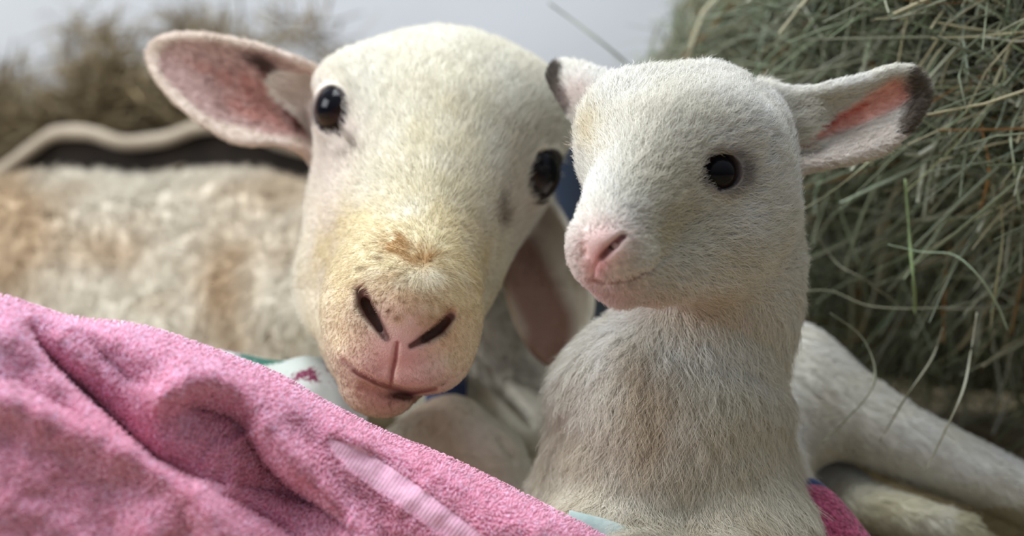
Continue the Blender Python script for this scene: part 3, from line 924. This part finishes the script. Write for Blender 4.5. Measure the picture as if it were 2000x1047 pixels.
# ------------------------------------------------------------------ hay
hay_m = attr_mat('hay', rough=0.6, spec=0.25, bump=0.15, bscale=600, var=0.08)
def blade_mesh(polys, rads, cols, k=4, flat=0.5):
    Vs, Qs, Cs = [], [], []; off = 0
    for p, r, c in zip(polys, rads, cols):
        v, q = tube_arrays(p, r * np.concatenate([[0.6], np.ones(len(p) - 2), [0.35]]), k, flat, rng.random() * 3)
        Vs.append(v); Qs.append(q + off); off += len(v)
        Cs.append(np.tile(c, (len(v), 1)))
    me = mesh_from(np.concatenate(Vs), np.concatenate(Qs))
    paint(me, np.concatenate(Cs)); smooth(me)
    return me
HAYC = [lin(178, 180, 156), lin(154, 162, 134), lin(188, 180, 148), lin(130, 142, 112), lin(212, 212, 194), lin(168, 178, 156), lin(166, 124, 78)]
def hay_blades(n, centre, direc, length, rad, wob, K=9, pal=HAYC, pw=(0.22, 0.24, 0.17, 0.16, 0.09, 0.10, 0.02), keep=None):
    polys, rads, cols = [], [], []
    for i in range(n):
        c = centre(i); d = norm(direc(i, c)); L = length()
        a = norm(rng.normal(size=3)) * wob; bvec = norm(rng.normal(size=3)) * wob * 0.5
        t = np.linspace(-0.5, 0.5, K)[:, None]
        p = c + d * t * L + a * (t * t) * L * 1.6 + bvec * np.sin(t * 9 + rng.random() * 6) * L * 0.12
        if keep is not None and not keep(p): continue
        polys.append(W(p)); rads.append(rad()); cols.append(pal[rng.choice(len(pal), p=pw)] * rng.uniform(0.45, 1.05))
    return polys, rads, cols
def hay_front(px, py):
    """depth of the face of the hay pile: its top leans towards the lens, the foot is hollow"""
    return 0.80 + 0.24 * np.clip((1950 - px) / 600, -0.3, 1.2) + 0.19 * np.clip((py - 150) / 600, -0.2, 1.3) + 0.04 * np.exp(-((py - 60) / 120) ** 2)
def r_centre(i):
    while True:
        px = rng.uniform(1270, 2250); py = rng.uniform(-220, 960)
        if px < 1400 - 0.75 * py + rng.normal() * 22 and py < 200: continue
        if py > 700 + (px - 1600) * 0.5: continue
        if rng.random() < 0.6 * sstep(200, 420, py): continue
        break
    d = hay_front(px, py) + abs(rng.normal()) * 0.085 + 0.002
    return P(px, py, d)
def r_dir(i, c):
    px, py = PX(c)
    low = sstep(250, 600, py)
    a = rng.normal(0.1, 0.6) if rng.random() > low * 0.65 else rng.normal(1.45, 0.4)
    if rng.random() < 0.25: a = rng.uniform(0, 3.14)
    return np.array([math.cos(a), math.sin(a), rng.normal() * 0.35])
def keep_r(p):
    px, py = PX(p)
    return not (((p[:, 2] < 0.76)).any() or W(p)[:, 2].min() < 0.066 or ((px < 1395 - 0.9 * py - 25) & (py < 260)).any() or (px < 1240).any() or ((py > 620) & (p[:, 2] < 0.99) & (py > 640 + (px - 1520) * 0.55)).any())
A = hay_blades(5800, r_centre, r_dir, lambda: rng.uniform(0.06, 0.22), lambda: rng.uniform(0.0006, 0.0015) if rng.random() < 0.8 else rng.uniform(0.0018, 0.0026), 0.60, keep=keep_r)
# loose wisps sticking out at the pile's left shoulder
def w_centre(i):
    py = rng.uniform(-40, 150); px = 1400 - 0.75 * py + rng.uniform(-55, 130)
    return P(px, py, hay_front(px, py) + rng.uniform(0, 0.08))
B = hay_blades(750, w_centre, lambda i, c: np.array([rng.normal(), rng.normal(), rng.normal() * 0.4]), lambda: rng.uniform(0.02, 0.055), lambda: rng.uniform(0.0003, 0.0008), 0.7)
me = blade_mesh(A[0] + B[0], A[1] + B[1], A[2] + B[2])
# packed core of the pile behind the loose blades
ga, gy = np.meshgrid(np.linspace(0, 1, 60), np.linspace(-500, 1000, 60))
gl = 1500 - 0.5 * np.clip(gy, -500, 60)
gx = gl + ga * (2500 - gl)
D = hay_front(gx, gy) + 0.21 + 0.25 * np.clip(0.12 - ga, 0, 1) + 0.02 * noise(np.stack([gx, gy, gx * 0], -1), 0.01, 4)
G = W(np.stack([(gx - 1000) * D / F, (523.5 - gy) * D / F, D], -1))
back = G.copy(); back[..., 1] = 1.30
G[..., 2] = np.maximum(G[..., 2], 0.064); back[..., 2] = np.maximum(back[..., 2], 0.064)
ring = np.concatenate([G[0], G[1:, -1], G[-1, -2::-1], G[-2:0:-1, 0]])
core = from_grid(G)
hv = lin(44, 42, 32)  # core colour darkened to stand for the shade deep between the blades
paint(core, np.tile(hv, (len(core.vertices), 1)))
core_v = mesh_np(core)
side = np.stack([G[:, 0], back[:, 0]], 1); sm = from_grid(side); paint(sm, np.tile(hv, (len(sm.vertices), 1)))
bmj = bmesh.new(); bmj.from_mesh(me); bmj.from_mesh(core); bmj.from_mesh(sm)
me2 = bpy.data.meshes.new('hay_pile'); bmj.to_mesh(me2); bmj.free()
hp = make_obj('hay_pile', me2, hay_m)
tag(hp, 'tall heap of grey-green loose hay behind the lamb at the right', 'hay', kind='stuff')

STALKS = [
 ([(1072, 6), (1130, 48), (1190, 95), (1242, 140)], 1.02, 7.5, lin(132, 136, 116), 'dark blurred stalk slanting alone across the white wall between the heads'),
 ([(1768, 350), (1778, 480), (1785, 560), (1787, 614)], 0.80, 7.5, lin(140, 158, 112), 'straight green stalk hanging upright below the lamb\'s dark ear tip'),
 ([(1735, 478), (1800, 492), (1862, 498), (1910, 538), (1948, 596), (1968, 645)], 0.79, 5.0, lin(176, 194, 168), 'pale green blade arching over to the right and ending in a drooping tip'),
 ([(1622, 612), (1680, 655), (1708, 715), (1700, 765), (1650, 822), (1605, 866)], 0.80, 4.2, lin(150, 152, 130), 'thin grey stem curling down in front of the lamb\'s haunch'),
 ([(1842, 640), (1820, 700), (1770, 775), (1718, 862)], 0.80, 4.2, lin(150, 148, 128), 'thin stem slanting down over the middle of the outstretched leg'),
 ([(1908, 610), (1895, 695), (1880, 765), (1842, 850), (1808, 920)], 0.79, 4.2, lin(196, 196, 176), 'hanging stem with a whitish tip low in front of the outstretched leg'),
 ([(1528, 432), (1620, 378), (1690, 322), (1732, 275)], 0.80, 5.0, lin(140, 140, 112), 'straw-coloured stem running up from the lamb\'s cheek to under its ear'),
 ([(1812, 170), (1880, 171), (1953, 165), (1961, 130), (1938, 90), (1958, 40), (1990, -10)], 0.80, 3.6, lin(196, 200, 160), 'bent pale stalk level with the ear tip that turns up to the top edge'),
 ([(1785, 142), (1830, 80), (1880, -8)], 0.81, 4.6, lin(176, 168, 138), 'stalk rising from the ear tip to the top edge of the picture'),
 ([(1768, 376), (1850, 300), (1930, 208), (2010, 60)], 0.81, 6.0, lin(150, 152, 112), 'long olive stem climbing diagonally to the upper right corner'),
 ([(1540, 572), (1620, 568), (1700, 598), (1820, 602), (1900, 588), (2020, 530)], 0.83, 4.4, lin(150, 150, 128), 'nearly level grey stem running right from the lamb\'s neck'),
 ([(2010, 186), (1976, 250), (1980, 320), (1992, 410)], 0.79, 4.2, lin(184, 194, 166), 'pale stalk hanging at the right edge level with the ear'),
 ([(1590, 450), (1635, 515), (1692, 548), (1760, 600)], 0.84, 4.6, lin(128, 126, 108), 'dull grey stem sloping down behind the lamb\'s cheek'),
 ([(1930, 110), (1915, 220), (1932, 330), (1912, 420)], 0.83, 6.0, lin(168, 124, 76), 'rusty brown blade standing upright near the right edge'),
 ([(1955, 400), (1958, 470), (1945, 560), (1935, 640)], 0.81, 3.8, lin(172, 166, 130), 'straw stem hanging below the rusty blade'),
]
for pts_, d, r, c, lab in STALKS:
    s = spline(pts_, 28)
    p = np.array([P(x, y, d + 0.006 * math.sin(i * 0.3)) for i, (x, y) in enumerate(s)])
    rr = r * 0.62 * d / F * np.concatenate([np.linspace(0.6, 1, 14), np.linspace(1, 0.75, 14)])
    v, q = tube_arrays(W(p), rr, 8, 0.55)
    n0 = len(v)
    v = np.concatenate([v, W(p[:1]), W(p[-1:])])
    bm = bmesh.new()
    bv = [bm.verts.new(x) for x in v]
    for a in q: bm.faces.new([bv[i] for i in a])
    for j in range(8):
        bm.faces.new([bv[(j + 1) % 8], bv[j], bv[n0]]); bm.faces.new([bv[n0 - 8 + j], bv[n0 - 8 + (j + 1) % 8], bv[n0 + 1]])
    m_ = bpy.data.meshes.new('stalk'); bm.to_mesh(m_); bm.free()
    cc = np.tile(c, (len(v), 1)) * (1 + 0.12 * noise(v, 60, 3))[:, None]
    paint(m_, cc); smooth(m_)
    tag(make_obj('hay_stalk', m_, hay_m, loc=W(p)[0]), lab, 'hay stalk', 'single hay stalks sticking out of the heap')

# brown hay against the wall at the left
BR = [lin(150, 132, 100), lin(128, 110, 80), lin(172, 152, 116), lin(100, 84, 60), lin(186, 172, 140)]
lumps = [(60, 235, 110, 55), (200, 150, 90, 70), (260, 215, 120, 50), (390, 90, 60, 60), (400, 200, 120, 60), (170, 60, 40, 22), (560, 60, 70, 40), (520, 180, 90, 60), (10, 180, 50, 40), (640, 110, 30, 60)]
wts = np.array([2.4, 2.2, 2.6, 1.3, 2.0, 0.25, 0.5, 1.0, 0.4, 0.15]); wts /= wts.sum()
def l_centre(i):
    if i > 1700: return P(rng.uniform(-900, -40), rng.uniform(190, 330), 1.60 + rng.uniform(0, 0.15))
    l = lumps[rng.choice(len(lumps), p=wts)]
    return P(l[0] + rng.normal() * l[2] * 0.55, l[1] + rng.normal() * l[3] * 0.55, 1.72 + rng.uniform(-0.09, 0.12))
Lh = hay_blades(2500, l_centre, lambda i, c: np.array([rng.normal(), rng.normal() * 0.6, rng.normal() * 0.4]), lambda: rng.uniform(0.04, 0.14), lambda: rng.uniform(0.0008, 0.0024), 0.5, K=6, pal=BR, pw=(0.3, 0.25, 0.2, 0.15, 0.1))
me = blade_mesh(*Lh)
gx, gz = np.meshgrid(np.linspace(-1.6, -0.12, 50), np.linspace(0, 1, 24))
prof = 0.30 + 0.03 * np.sin(gx * 9 + 1) - 0.16 * sstep(-0.5, 0.05, gx) - 0.05 * sstep(-0.9, -1.3, gx)
yy = 0.93 + 0.37 * gz ** 1.5 + 0.02 * noise(np.stack([gx, gz, gx * 0], -1), 12, 5)
G = np.stack([gx, yy, 0.062 + (prof - 0.05) * np.sin(gz * math.pi / 2) + 0.012 * noise(np.stack([gx, gz, gx * 0], -1), 18, 6) * gz], -1)
hcore = from_grid(G); paint(hcore, np.tile(lin(120, 102, 74), (len(hcore.vertices), 1))); smooth(hcore)
bmj = bmesh.new(); bmj.from_mesh(me); bmj.from_mesh(hcore)
me2 = bpy.data.meshes.new('hay_heap'); bmj.to_mesh(me2); bmj.free()
tag(make_obj('hay_heap', me2, hay_m), 'brown blurred hay heaped against the white wall behind the ewe', 'hay', kind='stuff')

# straw bedding under everything
gx, gy = np.meshgrid(np.linspace(-1.3, 1.3, 160), np.linspace(-0.75, 1.25, 120))
q3 = np.stack([gx, gy, gx * 0], -1)
G = np.stack([gx, gy, 0.034 + 0.010 * noise(q3, 9, 2) + 0.004 * noise(q3, 40, 3)], -1)
bed = from_grid(G); paint(bed, np.tile(lin(150, 134, 98), (len(bed.vertices), 1))); smooth(bed)
SB = []
for i in range(2600):
    x = rng.uniform(-0.5, 0.75); y = rng.uniform(-0.2, 0.6); a = rng.uniform(0, 6.28); L = rng.uniform(0.03, 0.10)
    t = np.linspace(-0.5, 0.5, 5)[:, None]
    SB.append(np.array([x, y, 0.046 + rng.uniform(0, 0.008)]) + np.array([math.cos(a), math.sin(a), rng.normal() * 0.04]) * t * L + np.array([0, 0, 0.2]) * t * t * L * 0.3)
sbm = blade_mesh(SB, [rng.uniform(0.0006, 0.0014) for _ in SB], [BR[rng.integers(5)] for _ in SB])
bmj = bmesh.new(); bmj.from_mesh(bed); bmj.from_mesh(sbm)
me2 = bpy.data.meshes.new('straw_bedding'); bmj.to_mesh(me2); bmj.free()
tag(make_obj('straw_bedding', me2, hay_m), 'flat layer of trodden straw covering the floor under the animals', 'straw', kind='stuff')
print('hay', time.time() - T0)

# ------------------------------------------------------------------ cloth
def cloth_mat(name, c1, c2, scale, rough=0.9, bump=0.4):
    m = noise_mat(name, c1, c2, scale, rough, bump, 6, 0.1)
    m.node_tree.nodes['Principled BSDF'].inputs['Sheen Weight'].default_value = 0.3
    return m
EDGE = spline([(-260, 560), (-120, 566), (0, 580), (60, 598), (140, 622), (250, 634), (330, 655), (430, 690), (540, 733), (640, 790), (760, 850), (860, 890), (960, 937), (1060, 988), (1150, 1034), (1240, 1085), (1360, 1150)], 400)
def edge_y(px): return np.interp(px, EDGE[:, 0], EDGE[:, 1])
def towel_h(px, py):
    """relief of the folds in metres, positive towards the viewer; a crease is (line, depth, width above, width below)"""
    h = np.zeros(px.shape)
    for pts_, dp, wa, wb in (
        ([(48, 628), (85, 690), (140, 745), (215, 815), (300, 895), (380, 935), (450, 950)], 0.026, 40, 8),
        ([(450, 948), (520, 960), (600, 985), (680, 1020)], 0.010, 34, 14),
        ([(478, 800), (484, 850), (515, 905), (560, 950), (625, 990), (700, 1050)], 0.019, 8, 50),
        ([(400, 955), (470, 985), (530, 1020), (590, 1060)], 0.014, 40, 12),
        ([(150, 640), (205, 700), (250, 735), (320, 765)], 0.0075, 40, 34),
        ([(640, 850), (700, 880), (800, 920), (930, 985), (1040, 1060)], 0.003, 30, 20),
        ([(-40, 740), (30, 745), (110, 790), (190, 830)], 0.006, 20, 26),
        ([(350, 790), (400, 800), (455, 815), (478, 850)], 0.013, 34, 34)):
        dd, par, sd = polydist(px, py, pts_)
        wdt = np.where(sd < 0, wa, wb)
        fade = np.sin(np.clip(par, 0.001, 0.999) * math.pi) ** 0.5
        h -= 1.35 * dp * np.exp(-dd / wdt) * fade * np.where((par <= 0) | (par >= 1), 0.2, 1)
    for pts_, ht, wd in (
        ([(310, 775), (370, 748), (425, 738), (475, 762), (510, 820), (560, 890), (620, 960), (690, 1050)], 0.012, 34),
        ([(40, 640), (130, 700), (230, 790), (330, 880)], 0.004, 40),
        ([(-20, 770), (100, 815), (200, 858), (300, 905), (400, 965), (430, 1040)], 0.011, 42),
        ([(180, 640), (300, 690), (430, 720), (560, 780), (700, 850)], 0.004, 50),
        ([(650, 840), (780, 900), (900, 960), (1040, 1040)], 0.004, 26),
        ([(300, 1040), (380, 1000), (440, 1060)], 0.006, 50)):
        dd, par, sd = polydist(px, py, pts_)
        h += ht * np.exp(-(dd / wd) ** 2)
    q = np.stack([px, py, px * 0], -1)
    h += 0.0022 * noise(q, 1 / 70, 3) + 0.0012 * noise(q, 1 / 28, 4)
    return h
RT = 0.045
def towel_pt(px, s):
    """s in pixels below the brow line; negative goes over the back"""
    px = np.asarray(px, float); s = np.asarray(s, float)
    de = np.interp(px, [-260, 0, 750, 1150, 1360], [0.585, 0.60, 0.648, 0.642, 0.64])
    ye = edge_y(px)
    t = np.clip(s / 150, 0, 1)
    near = RT * np.sqrt(1 - (1 - t) ** 2) + 0.00007 * np.maximum(s - 150, 0)
    py = ye + np.maximum(s, 0)
    h = towel_h(px, py) * sstep(-20, 40, s)
    d = de - near - h
    p = np.stack([(px - 1000) * d / F, (523.5 - py) * d / F, d], -1)
    b = np.clip(-s / 200, 0, 1)            # back side rolls over and falls
    p[..., 2] += 0.026 * np.sin(b * math.pi / 2)
    p[..., 1] -= 0.09 * (1 - np.cos(b * math.pi / 2))
    return p
us = np.arange(-260, 1361, 2.2)
vs_ = np.concatenate([np.linspace(-200, -5, 24), (np.linspace(0, 1, 26) ** 2 * 30), np.arange(32, 760, 2.2)])
gu, gv = np.meshgrid(us, vs_)
Tp = towel_pt(gu, gv)
Tw = W(Tp); Tw[..., 2] = np.maximum(Tw[..., 2], 0.066)
tm = from_grid(Tw); tm.update()
TN = vnormals(tm)
flip = (TN[:, 1].mean() > 0)
if flip: tm.flip_normals(); TN = -TN
smooth(tm)
BANDL = spline([(640, 862), (720, 915), (800, 970), (880, 1030), (960, 1095)], 60)
def towel_col(px, py, p):
    q = np.stack([px, py, px * 0], -1)
    C = np.tile(lin(251, 196, 219), (len(px), 1))
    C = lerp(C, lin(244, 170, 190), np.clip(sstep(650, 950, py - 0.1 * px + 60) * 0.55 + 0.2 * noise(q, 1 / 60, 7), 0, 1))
    return C
tn_w = TN
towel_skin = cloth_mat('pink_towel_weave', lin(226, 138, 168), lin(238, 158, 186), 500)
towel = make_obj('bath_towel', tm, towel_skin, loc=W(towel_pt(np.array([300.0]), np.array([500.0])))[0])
tag(towel, 'rumpled bright pink terry towel draped across the lower left foreground', 'towel')
# terry loops
Tt = tris(tm); TV = W(Tp).reshape(-1, 3); Tc = Tp.reshape(-1, 3)
def tw(c, n):
    px, py = PX(c)
    dd = polydist(px, py, BANDL)[0]
    return ((py < 1075) & (px > -40) & (px < 1280)) * np.where(dd < 27, 0.0, 1.0) * (dd > 27)
NT = Winv(TN + CAM)            # normals in design space
# loops stand in slightly wavering rows
gu2, gv2 = np.meshgrid(np.arange(-40, 1290, 4.3), np.concatenate([np.arange(-70, 0, 5.0), np.arange(0, 640, 4.6)]))
uu = gu2.ravel() + rng.normal(size=gu2.size) * 1.3; vv = gv2.ravel() + rng.normal(size=gu2.size) * 1.1
uu += 3.0 * np.sin(gv2.ravel() / 23) 
root = towel_pt(uu, vv); px, py = PX(root)
bd, bp, _ = polydist(px, py, BANDL)
ok = (py < 1080) & (bd > 25 * np.clip(0.25 + bp * 5, 0, 1))
root, uu, vv = root[ok], uu[ok], vv[ok]; px, py = px[ok], py[ok]
e1_ = towel_pt(uu + 2, vv) - root; e2_ = towel_pt(uu, vv + 2) - root
rn = norm(np.cross(e1_, e2_)); rn *= -np.sign((rn * root).sum(-1, keepdims=True))
q = root
ang = 1.2 * noise(q, 70, 2) + 0.5 * rng.normal(size=len(root)) - 0.5
ft = norm(norm(e1_) * np.cos(ang)[:, None] + norm(e2_) * np.sin(ang)[:, None])
Lt = rng.uniform(0.0013, 0.0021, len(root))[:, None]
t = np.linspace(0, 1, 6)[None, :, None]
pts = root[:, None] + (rn * Lt)[:, None] * np.sin(t * 2.5) * 0.75 + (ft * Lt)[:, None] * (t - 0.3) * 0.95
Ct = towel_col(px, py, root) * np.clip(rng.normal(1.0, 0.15, (len(root), 1)) + 0.16 * noise(q, 420, 8)[:, None], 0.5, 1.3)
terry_m = fur_mat('pink_terry_loops', 0.45, 0.15)
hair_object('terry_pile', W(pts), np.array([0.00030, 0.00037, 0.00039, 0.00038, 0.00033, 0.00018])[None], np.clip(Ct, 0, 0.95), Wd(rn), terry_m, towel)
# smooth woven band
tt = np.linspace(0, 1, 260); bx = np.interp(tt * 59, np.arange(60), BANDL[:, 0]); by = np.interp(tt * 59, np.arange(60), BANDL[:, 1])
tg = norm(np.stack([np.gradient(bx), np.gradient(by)], -1)); nv = np.stack([-tg[:, 1], tg[:, 0]], -1)
acr = np.linspace(-27, 27, 15)[None] * np.clip(0.25 + tt * 5, 0, 1)[:, None]
gxp = bx[:, None] + nv[:, :1] * acr; gyp = by[:, None] + nv[:, 1:] * acr
Gb = towel_pt(gxp, gyp - edge_y(gxp))
Gb[..., 2] -= 0.0008 + 0.00012 * np.sin(np.arange(260) * 1.25)[:, None] * (np.abs(acr) < 24)
bmh = from_grid(W(Gb)); smooth(bmh)
band_m = cloth_mat('smooth_pink_band', lin(228, 170, 196), lin(240, 190, 212), 250, 0.5, 0.2)
b = make_obj('woven_band', bmh, band_m, towel); b['label'] = 'smooth pale pink woven band'
print('towel', time.time() - T0)

# small cloths: a sheet hung over a crest line
def drape(name, crest, dep, fall, run, mat, label, cat, amp=0.004, seed=1, n=90, m=50, thick=0.003, power=1.0):
    """crest in pixels with a depth each; the cloth falls (m) and runs forward (m) from it"""
    S = spline([(x, y, d) for (x, y), d in zip(crest, dep)], n)
    base = np.array([P(*q) for q in S])
    G = np.zeros((m, n, 3))
    for j, t in enumerate(np.linspace(-0.35, 1, m)):
        a = abs(t)
        G[j] = base
        G[j, :, 2] += (-run if t > 0 else run * 1.4) * math.sin(min(a, 1) * math.pi / 2) ** power
        G[j, :, 1] -= fall * (1 - math.cos(min(a, 1) * math.pi / 2))
    nz = noise(G, 28, seed) * amp + noise(G, 70, seed + 1) * amp * 0.4
    G[..., 2] -= nz; G[..., 1] += nz * 0.5
    Gw = W(G); Gw[..., 2] = np.maximum(Gw[..., 2], 0.062)
    me_ = from_grid(Gw); smooth(me_)
    o = make_obj(name, me_, mat, loc=Gw[m // 2, n // 2])
    so = o.modifiers.new('thickness', 'SOLIDIFY'); so.thickness = thick
    tag(o, label, cat)
    return o
# patterned cloth
pat, t_, b_ = mat_new('floral_print')
c_ = t_.nodes.new('ShaderNodeTexCoord'); v_ = t_.nodes.new('ShaderNodeTexVoronoi'); v_.inputs['Scale'].default_value = 52
n_ = t_.nodes.new('ShaderNodeTexNoise'); n_.inputs['Scale'].default_value = 60
ad = t_.nodes.new('ShaderNodeMix'); ad.data_type = 'VECTOR'; ad.inputs['Factor'].default_value = 0.02
t_.links.new(c_.outputs['Object'], ad.inputs[4]); t_.links.new(n_.outputs['Color'], ad.inputs[5]); t_.links.new(ad.outputs[1], v_.inputs['Vector'])
s_ = t_.nodes.new('ShaderNodeSeparateColor'); t_.links.new(v_.outputs['Color'], s_.inputs[0])
r1 = t_.nodes.new('ShaderNodeValToRGB'); r1.color_ramp.interpolation = 'CONSTANT'
el = r1.color_ramp.elements; el[0].position = 0; el[0].color = (*lin(176, 182, 176), 1); el[1].position = 0.42; el[1].color = (*lin(40, 92, 78), 1)
for p_, c in ((0.5, lin(186, 190, 186)), (0.62, lin(112, 40, 70)), (0.74, lin(34, 44, 78)), (0.80, lin(176, 182, 176))):
    q_ = el.new(p_); q_.color = (*c, 1)
t_.links.new(s_.outputs[0], r1.inputs['Fac']); t_.links.new(r1.outputs['Color'], b_.inputs['Base Color']); b_.inputs['Roughness'].default_value = 0.9
navy = cloth_mat('navy_cotton', lin(34, 46, 82), lin(44, 58, 96), 200)
drape('patterned_blanket', [(430, 690), (540, 712), (600, 706), (660, 722), (730, 745)], [0.84, 0.83, 0.82, 0.82, 0.82], 0.10, 0.05, pat, 'floral cloth in grey, green and maroon behind the ewe\'s chin', 'blanket', 0.003, 3)
drape('navy_cloth', [(838, 770), (862, 742), (885, 730), (908, 738)], [0.915, 0.912, 0.915, 0.92], 0.03, 0.02, navy, 'small navy blue cloth fold just right of the ewe\'s chin', 'cloth', 0.002, 5, n=40)
teal = cloth_mat('pale_teal_cotton', lin(150, 176, 172), lin(206, 214, 208), 60)
drape('blanket_edge', [(1110, 1008), (1150, 1018), (1195, 1030), (1240, 1048), (1290, 1076)], [0.670, 0.668, 0.667, 0.665, 0.66], 0.05, 0.010, teal, 'pale teal and white cloth hem showing beneath the lamb\'s chest', 'blanket', 0.001, 6, n=50)
dpink = cloth_mat('deep_pink_terry', lin(120, 36, 66), lin(206, 92, 132), 420, 0.95, 1.0)
drape('folded_towel', [(1548, 968), (1560, 962), (1610, 962), (1650, 1000), (1690, 1050), (1720, 1090)], [0.76, 0.75, 0.75, 0.745, 0.74, 0.735], 0.10, 0.04, dpink, 'deep pink towel corner on the straw right of the lamb', 'towel', 0.0015, 8)
drape('navy_cloth', [(1535, 950), (1560, 944), (1590, 946), (1612, 962)], [0.775, 0.77, 0.77, 0.77], 0.04, 0.016, navy, 'navy blue cloth scrap tucked behind the deep pink towel corner', 'cloth', 0.001, 9, n=30)

# canvas rim running behind the ewe's back
canvas = cloth_mat('beige_canvas', lin(158, 144, 126), lin(182, 168, 150), 30)
rimp = [(-160, 400), (-60, 360), (10, 322), (60, 285), (110, 254), (170, 252), (250, 272), (320, 266), (390, 242), (460, 240), (540, 268), (640, 300), (740, 300)]
S = spline(rimp, 160)
prof = [(-0.02, -0.10), (-0.030, -0.045), (-0.020, -0.016), (-0.010, -0.004), (0.0, 0.0), (0.009, -0.004), (0.012, -0.013), (0.006, -0.020), (-0.004, -0.022)]
G = np.zeros((len(prof), 160, 3))
for k_, (a, b2) in enumerate(prof):
    for i, (x, y) in enumerate(S):
        p = P(x, y - 2, 1.56)
        G[k_, i] = p + 0.45 * np.array([0, b2, -a])
G = G + 0.003 * noise(G, 30, 4)[..., None]
Gw = W(G)
me_ = from_grid(Gw); smooth(me_)
o = make_obj('canvas_sheet', me_, canvas, loc=W(P(300, 300, 1.56)))
so = o.modifiers.new('thickness', 'SOLIDIFY'); so.thickness = 0.004
tag(o, 'beige canvas with a wavy rolled rim running behind the ewe\'s back', 'canvas')
shade_m = cloth_mat('under_rim_shade', lin(30, 25, 21), lin(44, 36, 30), 30)  # near-black sheet added to stand for the shaded gap under the rim
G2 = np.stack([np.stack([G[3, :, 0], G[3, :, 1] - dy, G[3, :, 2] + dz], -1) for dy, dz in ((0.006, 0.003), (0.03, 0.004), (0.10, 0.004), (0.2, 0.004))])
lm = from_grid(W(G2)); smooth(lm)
make_obj('rim_shade', lm, shade_m, o)['label'] = 'dark brown sheet standing for the shade under the canvas rim'

# blue tub between the heads
prof = [(0.0, 0.0), (0.105, 0.0), (0.112, 0.01), (0.135, 0.235), (0.142, 0.238), (0.142, 0.25), (0.134, 0.25), (0.128, 0.235), (0.106, 0.012), (0.0, 0.012)]
A_ = np.linspace(0, 2 * math.pi, 49)
G = np.array([[(r * 0.72 * math.cos(a), r * 0.72 * math.sin(a), z * 0.92) for a in A_] for r, z in prof])
tb = W(P(1112, 400, 1.62)); tb[2] = 0.058
me_ = from_grid(G + tb); smooth(me_)
bl = noise_mat('blue_plastic', lin(62, 78, 108), lin(76, 92, 120), 5, 0.4)
tag(make_obj('tub', me_, bl, loc=tb), 'dark blue tub by the wall, seen between the two heads', 'tub')
print('all', time.time() - T0)
